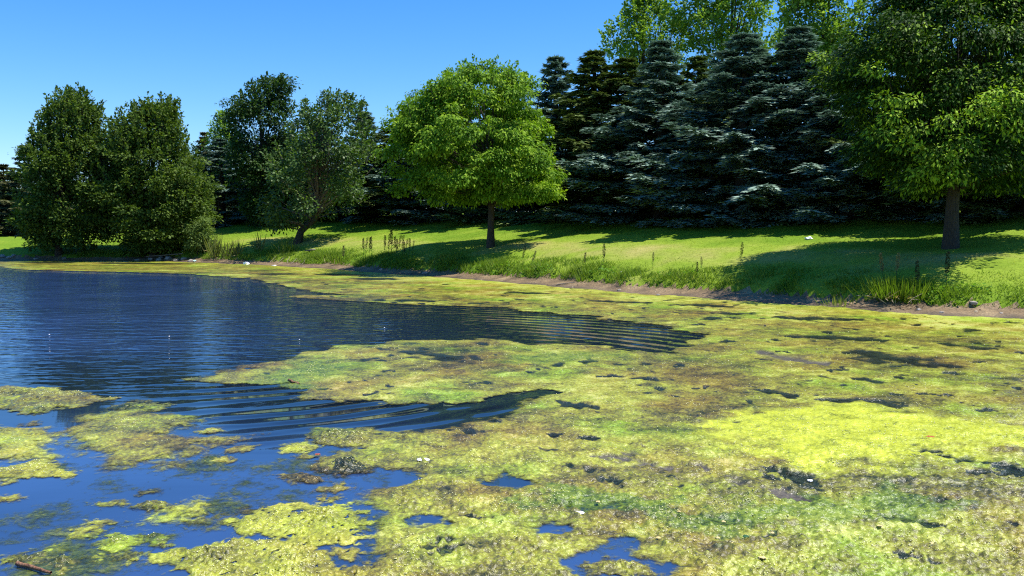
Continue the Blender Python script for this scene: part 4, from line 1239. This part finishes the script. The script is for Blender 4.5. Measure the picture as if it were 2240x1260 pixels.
def dock(seed, seedmat, dense=1.0):
    """1 m tall dock: stem, a few lance leaves, a spindle seed head of small chaffs"""
    rng = np.random.default_rng(seed)
    tb = Tubes()
    bend = rng.normal(0, 0.06, 2)
    zz = np.linspace(0, 1, 6)
    st = np.stack([bend[0] * zz ** 2, bend[1] * zz ** 2, zz * 1.0 - 0.03], 1)
    tb.add(st, np.linspace(0.012, 0.005, 6), 5)
    stem = tb.mesh('stem')
    n = int(170 * dense)
    z = 0.42 + 0.58 * rng.random(n)
    r = 0.055 * np.sin(np.clip((1.02 - z) / 0.6, 0, 1) * math.pi * 0.8 + 0.15) + 0.008
    a = rng.random(n) * 6.283
    P = np.stack([bend[0] * z ** 2 + np.cos(a) * r * rng.random(n) ** .5, bend[1] * z ** 2 + np.sin(a) * r * rng.random(n) ** .5, z], 1)
    A = nrm(np.stack([np.cos(a), np.sin(a), 0.9 + 0 * a], 1)); Nn = nrm(rng.normal(0, 1, (n, 3)))
    head = leaf_mesh('seed_head', P, A, Nn, 0.045 + 0.03 * rng.random(n), np.full(n, 0.030), rng.random(n))
    n = 7
    a = rng.random(n) * 6.283
    P = np.stack([0 * a, 0 * a, 0.04 + 0.4 * rng.random(n)], 1)
    A = nrm(np.stack([np.cos(a), np.sin(a), 0.5 + 0 * a], 1)); Nn = nrm(np.stack([-np.cos(a) * .4, -np.sin(a) * .4, 1 + 0 * a], 1))
    leaf = leaf_mesh('leaves', P, A, Nn, 0.18 + 0.14 * rng.random(n), np.full(n, 0.055), rng.random(n))
    return stem, head, leaf


DOCKS = [dock(1, 'seed'), dock(2, 'seed', 1.3), dock(3, 'seed', 0.7)]
HEADS = {}


def weed(px, py, hpx, var, label, group, pale=False, lean=0.0):
    b = on_ground(px, py)
    h = 1.1 * hpx * b.y / FPX
    root = thing('dock_weed', b, label, 'weed', group, rz=RNG.random() * 6.28, scale=(0.8 * max(h, .6), 0.8 * max(h, .6), h))
    root.rotation_euler = (RNG.normal(0, 0.05), lean, RNG.random() * 0.4)
    st, hd, lf = DOCKS[var]
    if (var, pale) not in HEADS:
        c = hd if not pale else hd.copy()
        c.materials.clear(); c.materials.append(M['seed_pale' if pale else 'seed']); HEADS[(var, pale)] = c
    obj('stem', st, M['stalk'], root)
    obj('seed_head', HEADS[(var, pale)], None, root)
    obj('leaves', lf, M['broadweed'], root)


for q_, (px, py, hp) in enumerate(sorted([(842, 560, 40), (850, 562, 46), (856, 558, 50), (864, 560, 38), (872, 561, 42), (880, 559, 40), (888, 562, 36), (896, 560, 34), (903, 560, 30), (868, 566, 38), (884, 567, 34)])):
    weed(px, py, hp, RNG.integers(0, 3), f'{ORD[q_]} dark dock stalk from the left in the big cluster on the shaded bank', 'dock stalks on the shaded bank')
for q_, (px, py, hp) in enumerate([(795, 562, 36), (800, 564, 40), (808, 561, 38), (812, 565, 42)]):
    weed(px, py, hp, RNG.integers(0, 3), f'{ORD[q_]} dark dock stalk from the left in the small clump beside the big cluster', 'small clump of dock stalks')
for px, py, hp, pale, lean, lab in [
    (1143, 585, 46, False, 0.0, 'upright thin weed on the bank right of the maple trunk'),
    (1160, 585, 34, True, 0.35, 'weed leaning right beside the upright thin weed near the maple'),
    (1276, 592, 36, True, 0.1, 'pale sparse weed on the sunny bank between two dark weeds'),
    (1321, 588, 48, False, 0.0, 'single tall dark weed on the sunny bank below the spruces'),
    (1428, 590, 34, True, 0.05, 'small pale weed left of the shadow of the large tree'),
    (1620, 582, 46, False, 0.0, 'dark weed standing at the left tip of the large tree shadow'),
    (1536, 596, 30, True, -0.1, 'low pale weed on the lit bank left of the large shadow'),
    (1934, 620, 60, True, -0.2, 'pale grass stem leaning left in front of the large shadow'),
    (1958, 622, 62, True, 0.1, 'pale slender stem beside the left leaning one'),
    (2008, 648, 66, False, 0.0, 'stout green weed on the bank left of the right hand trunk'),
    (2070, 632, 72, False, 0.02, 'tallest green weed below the right hand trunk'),
    (750, 578, 36, True, 0.05, 'pale weed on the bank left of the small dock clump'),
    (1525, 612, 34, False, 0.0, 'short dark weed at the bank edge left of the large shadow')]:
    weed(px, py, hp, RNG.integers(0, 3), lab, 'weeds along the bank', pale, lean)


def tuft(px, py, hpx, n, wpx, label, group, mat='reed', seed=0, hi=0.5, name='reed_tuft', cat='reeds'):
    b = on_ground(px, py); rng = np.random.default_rng(seed)
    s = b.y / FPX
    h = hpx * s; wd = wpx * s
    root = thing(name, b, label, cat, group)
    x = rng.normal(0, wd * 0.28, n); y = rng.normal(0, wd * 0.28, n)
    P = np.stack([x, y, -0.05 + 0 * x], 1)
    A = nrm(np.stack([x / (wd + .01) * 0.8 + rng.normal(0, .16, n), y / (wd + .01) * 0.8 + rng.normal(0, .16, n), np.ones(n)], 1))
    Nn = nrm(np.stack([rng.normal(0, 1, n), rng.normal(0, 1, n), 0.2 + 0 * x], 1))
    L = h * (0.5 + 0.55 * rng.random(n))
    bl = obj('blades', leaf_mesh('blades', P, A, Nn, L, np.full(n, 0.014 + 0.0004 * b.y), np.clip(rng.normal(hi, 0.2, n), 0, 1)), M[mat], root)
    k = max(6, n // 7)
    P2 = np.stack([rng.normal(0, wd * .32, k), rng.normal(0, wd * .32, k), 0 * np.arange(k)], 1)
    A2 = nrm(np.stack([rng.normal(0, .9, k), rng.normal(-.4, .7, k), 0.25 + rng.normal(0, .3, k)], 1))
    bl['kind'] = 'stuff'
    db = obj('dead_blades', leaf_mesh('dead_blades', P2, A2, nrm(rng.normal(0, 1, (k, 3)) + np.array([0, 0, 1])), h * (0.3 + 0.3 * rng.random(k)), np.full(k, 0.035), np.ones(k)), M['straw'], root)
    db['kind'] = 'stuff'


M['straw'] = leaf_mat('dead_straw', (0.25, 0.2, 0.1), (0.34, 0.27, 0.15), (0.42, 0.34, 0.2), 0.2)
tuft(472, 566, 60, 60, 24, 'tall reeds at the water right of the pale green shrub', 'reeds and grass tufts', seed=1)
tuft(496, 566, 48, 50, 26, 'reeds beside the white bag, left of the shaded bank', 'reeds and grass tufts', seed=2)
tuft(518, 560, 46, 36, 14, 'thin reeds against the lawn under the leaning tree', 'reeds and grass tufts', seed=3)
tuft(452, 552, 50, 40, 18, 'reeds in front of the pale green shrub', 'reeds and grass tufts', seed=4)
tuft(568, 548, 50, 30, 16, 'sparse reeds below the drooping branch of the leaning tree', 'reeds and grass tufts', seed=5)
tuft(625, 555, 40, 50, 30, 'grass tuft left of the black litter', 'reeds and grass tufts', 'tallgrass', seed=6)
tuft(1965, 652, 54, 520, 100, 'big sunlit grass tuft with dry base on the right bank', 'reeds and grass tufts', 'tallgrass', seed=7, hi=0.2, name='grass_tuft', cat='grass tuft')
tuft(1840, 668, 30, 60, 60, 'low grass tuft in the shadow by the mud', 'reeds and grass tufts', 'tallgrass', seed=8, name='grass_tuft', cat='grass tuft')
tuft(745, 578, 34, 90, 40, 'leafy tuft left of the small dock clump', 'reeds and grass tufts', 'tallgrass', seed=9, hi=0.35, name='grass_tuft', cat='grass tuft')

# ------------------------------------------------------------------ litter, stones, sticks
import bmesh


def crumple(name, size, seed, flat=0.6, sub=2, rough=0.35):
    bm = bmesh.new()
    bmesh.ops.create_icosphere(bm, subdivisions=sub, radius=1.0)
    rng = random.Random(seed)
    for v in bm.verts:
        k = 1 + rng.uniform(-rough, rough)
        v.co = Vector((v.co.x * size[0] * k, v.co.y * size[1] * k, v.co.z * size[2] * k * flat))
    me = bpy.data.meshes.new(name); bm.to_mesh(me); bm.free()
    return me


M['bag'] = plain_mat('white_plastic', (0.82, 0.82, 0.82), 0.4, 0.06, 8)
M['teal'] = plain_mat('pale_teal_plastic', (0.45, 0.62, 0.58), 0.4, 0.1, 8)
M['black'] = plain_mat('black_rubber', (0.018, 0.018, 0.02), 0.5, 0.3, 8)
M['stone'] = plain_mat('shore_stone', (0.30, 0.26, 0.22), 0.85, 0.35, 9)
M['wood'] = bark_mat('weathered_wood', (0.16, 0.12, 0.09), (0.33, 0.27, 0.21), 8)
M['redwood'] = bark_mat('wet_red_brown_wood', (0.12, 0.05, 0.025), (0.30, 0.15, 0.08), 8)


def litter(name, px, py, wpx, hk, mat, label, cat, seed, ground=True, sub=2, rough=0.35):
    b = on_ground(px, py) if ground else Vector((*on_water(px, py), 0.02))
    s = b.y / FPX * wpx / 2
    b.z += s * hk * 0.35
    o = obj(name, crumple(name, (s, s * 0.8, s * hk), seed, 0.9, sub, rough), M[mat], None, b)
    o.rotation_euler.z = seed
    return tag(o, label, cat)


litter('plastic_bag', 1769, 524, 15, 0.7, 'bag', 'crumpled white bag on the lawn below the blue spruces', 'litter', 3)
litter('plastic_bag', 539, 578, 16, 0.45, 'bag', 'white bag at the waters edge by the reeds', 'litter', 5)
litter('plastic_bag', 1359, 597, 8, 0.5, 'bag', 'white scrap in the grass of the sunny bank', 'litter', 9)
litter('foam_scrap', 600, 582, 12, 0.25, 'bag', 'flat white scrap at the mud left of the black litter', 'litter', 6)
litter('plastic_scrap', 426, 572, 9, 0.6, 'teal', 'pale teal scrap at the waters edge near the pale shrub', 'litter', 8)
litter('foam_scrap', 926, 1010, 30, 0.16, 'bag', 'thin white flake lying on the algae near the middle', 'litter', 12, False, 3, 0.15)
litter('foam_scrap', 1772, 1056, 14, 0.3, 'bag', 'white flake on the algae beside the dark gap at the right', 'litter', 14, False)
litter('foam_scrap', 1268, 1127, 22, 0.2, 'bag', 'cream flake on the algae in the lower middle', 'litter', 15, False, 3, 0.15)
for px, py, lab in [(841, 719, 'white float in the open water left of the dark ripples'), (370, 738, 'white float in the blue water on the left'),
                    (108, 734, 'white float nearest the left edge in the blue water'), (655, 745, 'tiny white float between the two others in mid pond')]:
    litter('white_float', px, py, 3.6, 0.6, 'bag', lab, 'float', px, False, 2, 0.1)
# black litter: a flat sheet of rubber with a raised rim
b = on_ground(681, 550)
s = b.y / FPX
root = thing('rubber_scrap', b, 'flat black scrap lying in the grass right of the leaning trunk', 'litter')
obj('sheet', crumple('sheet', (13 * s, 9 * s, 2.2 * s), 21, 0.9, 2, 0.25), M['black'], root, (0, 0, 0.06))
obj('grey_patch', crumple('grey_patch', (6 * s, 4 * s, 1.2 * s), 22, 0.9, 2, 0.2), M['stone'], root, (0.1, -0.05, 0.13))

rs = random.Random(4)
STONES = [(4, 562, 16), (22, 564, 12), (30, 560, 9), (140, 566, 9), (78, 567, 8), (330, 567, 11), (348, 569, 14), (368, 566, 16), (385, 570, 12), (402, 567, 14), (418, 571, 12), (352, 564, 10), (300, 569, 9),
          (930, 598, 11), (1355, 636, 9), (1440, 646, 8), (2010, 678, 10), (2130, 664, 16), (2060, 684, 10), (2190, 686, 9), (835, 590, 10)]
for k, (px, py, wp) in enumerate(STONES):
    b = on_ground(px, py); s = b.y / FPX * wp / 2
    o = obj('shore_stone', crumple('shore_stone', (s * 1.2, s, s * 0.7), 40 + k, 0.9, 2, 0.16), M['stone'], None, b)
    o.rotation_euler.z = rs.uniform(0, 6)
    if px < 200: lab, g = 'small pale stone on the far left shore under the pointed tree', 'stones on the far left shore'
    elif px < 450: lab, g = 'tan stone in the rubble below the broad bushy tree', 'rubble below the broad tree'
    elif px < 1500: lab, g = 'small stone on the mud between maple and large shadow', 'stones on the middle mud'
    else: lab, g = 'dull stone on the mud at the right shore', 'stones on the right mud'
    nth = ORD[sorted(q[0] for q in STONES if (q[0] < 200, q[0] < 450, q[0] < 1500) == (px < 200, px < 450, px < 1500)).index(px)]
    tag(o, f'{nth} from the left, ' + lab, 'stone', g)


def stick(name, p0, p1, r, mat, label, sag=0.02, sides=6, seed=0):
    rng = np.random.default_rng(seed)
    p0 = np.array(p0); p1 = np.array(p1)
    t = np.linspace(0, 1, 7)[:, None]
    pts = p0 + (p1 - p0) * t
    pts[1:-1] += rng.normal(0, sag, (5, 3)) * np.array([1, 1, .3])
    tb = Tubes(); tb.add(pts - p0, r * np.linspace(1, 0.6, 7), sides)
    return tag(obj(name, tb.mesh(name), M[mat], None, Vector(p0)), label, 'stick')


def gp(px, py, dz=0.03):
    b = on_ground(px, py); return (b.x, b.y, b.z + dz)


stick('driftwood_stick', gp(1217, 625), gp(1258, 620), 0.025, 'wood', 'grey stick lying on the mud right of the maple', seed=1)
a = on_water(38, 1240); c = on_water(112, 1262)
stick('floating_stick', (a[0], a[1], 0.025), (c[0], c[1], 0.03), 0.018, 'redwood', 'red brown stick afloat at the bottom left corner', sag=0.006, seed=2)
a = on_water(632, 835); c = on_water(655, 845)
stick('floating_stick', (a[0], a[1], 0.03), (c[0], c[1], 0.035), 0.02, 'redwood', 'short twig at the algae edge above the ripples', sag=0.01, seed=3)
stick('driftwood_stick', gp(320, 563, .05), gp(400, 560, .15), 0.05, 'wood', 'pale driftwood pole above the rubble of the far shore', seed=4)
for k, (x0, y0, x1, y1) in enumerate([(590, 575, 604, 566), (606, 577, 622, 568), (636, 578, 650, 570), (660, 580, 668, 572), (628, 576, 634, 566)]):
    o = stick('dead_reed', gp(x0, y0, .02), gp(x1, y1, .12), 0.018, 'wood', 'dry reed stalk slanting over the mud below the leaning tree', seed=10 + k)
    tag(o, f'{ORD[(0, 1, 3, 4, 2)[k]]} from the left of the dry reed stalks below the leaning tree', group='dry reed stalks on the mud')

# fallen leaves afloat on the mats
M['deadleaf'] = plain_mat('tan_dead_leaf', (0.60, 0.48, 0.20), 0.6, 0.25, 25)
M['redleaf'] = plain_mat('rust_leaf', (0.36, 0.09, 0.03), 0.6, 0.25, 25)
M['greenleaf'] = plain_mat('dark_green_leaf', (0.03, 0.09, 0.03), 0.5, 0.25, 25)


def leafy(px, py, wpx, mat, label, group=None, seed=0):
    x, y = on_water(px, py); s = y / FPX * wpx * 0.8
    rng = np.random.default_rng(seed)
    n = 11
    a = np.linspace(0, 6.283, n, endpoint=False)
    r = s * 0.5 * (0.55 + 0.45 * np.abs(np.cos(a * 2.5))) * (0.85 + 0.3 * rng.random(n))
    V = np.concatenate([[[0, 0, 0.01]], np.stack([np.cos(a) * r, np.sin(a) * r * 1.2, 0.006 * rng.random(n)], 1)])
    V2 = V - np.array([0, 0, 0.004])
    T = [(0, 1 + k, 1 + (k + 1) % n) for k in range(n)]
    T2 = [(n + 1, n + 2 + (k + 1) % n, n + 2 + k) for k in range(n)]
    o = obj('fallen_leaf', mesh_from('fallen_leaf', np.concatenate([V, V2]), tris=np.array(T + T2)), M[mat], None, (x, y, 0.034))
    o.rotation_euler.z = rng.random() * 6
    tag(o, label, 'leaf', group)


leafy(2035, 962, 26, 'redleaf', 'rust coloured leaf on the bright yellow algae', seed=1)
leafy(1632, 1183, 22, 'greenleaf', 'dark green leaf on the algae near the bottom', seed=2)
leafy(695, 1001, 16, 'redleaf', 'small rust leaf at the brown algae clump', seed=4)
for k, (px, py, wp) in enumerate(sorted([(1465, 1068, 14), (1485, 1128, 12), (1570, 1186, 14), (1602, 1198, 16), (1668, 1230, 22), (1684, 1213, 14), (1582, 1150, 12), (1440, 1186, 16), (1520, 1192, 12), (1308, 1106, 14),
                                  (1690, 1175, 12), (1925, 1160, 14), (1360, 1153, 12), (1252, 1098, 12), (1812, 1170, 12), (2040, 1198, 14)])):
    leafy(px, py, wp, 'deadleaf', f'{ORD[k]} from the left of the tan fallen leaves on the lower right algae', 'tan leaves on the lower right algae', seed=20 + k)
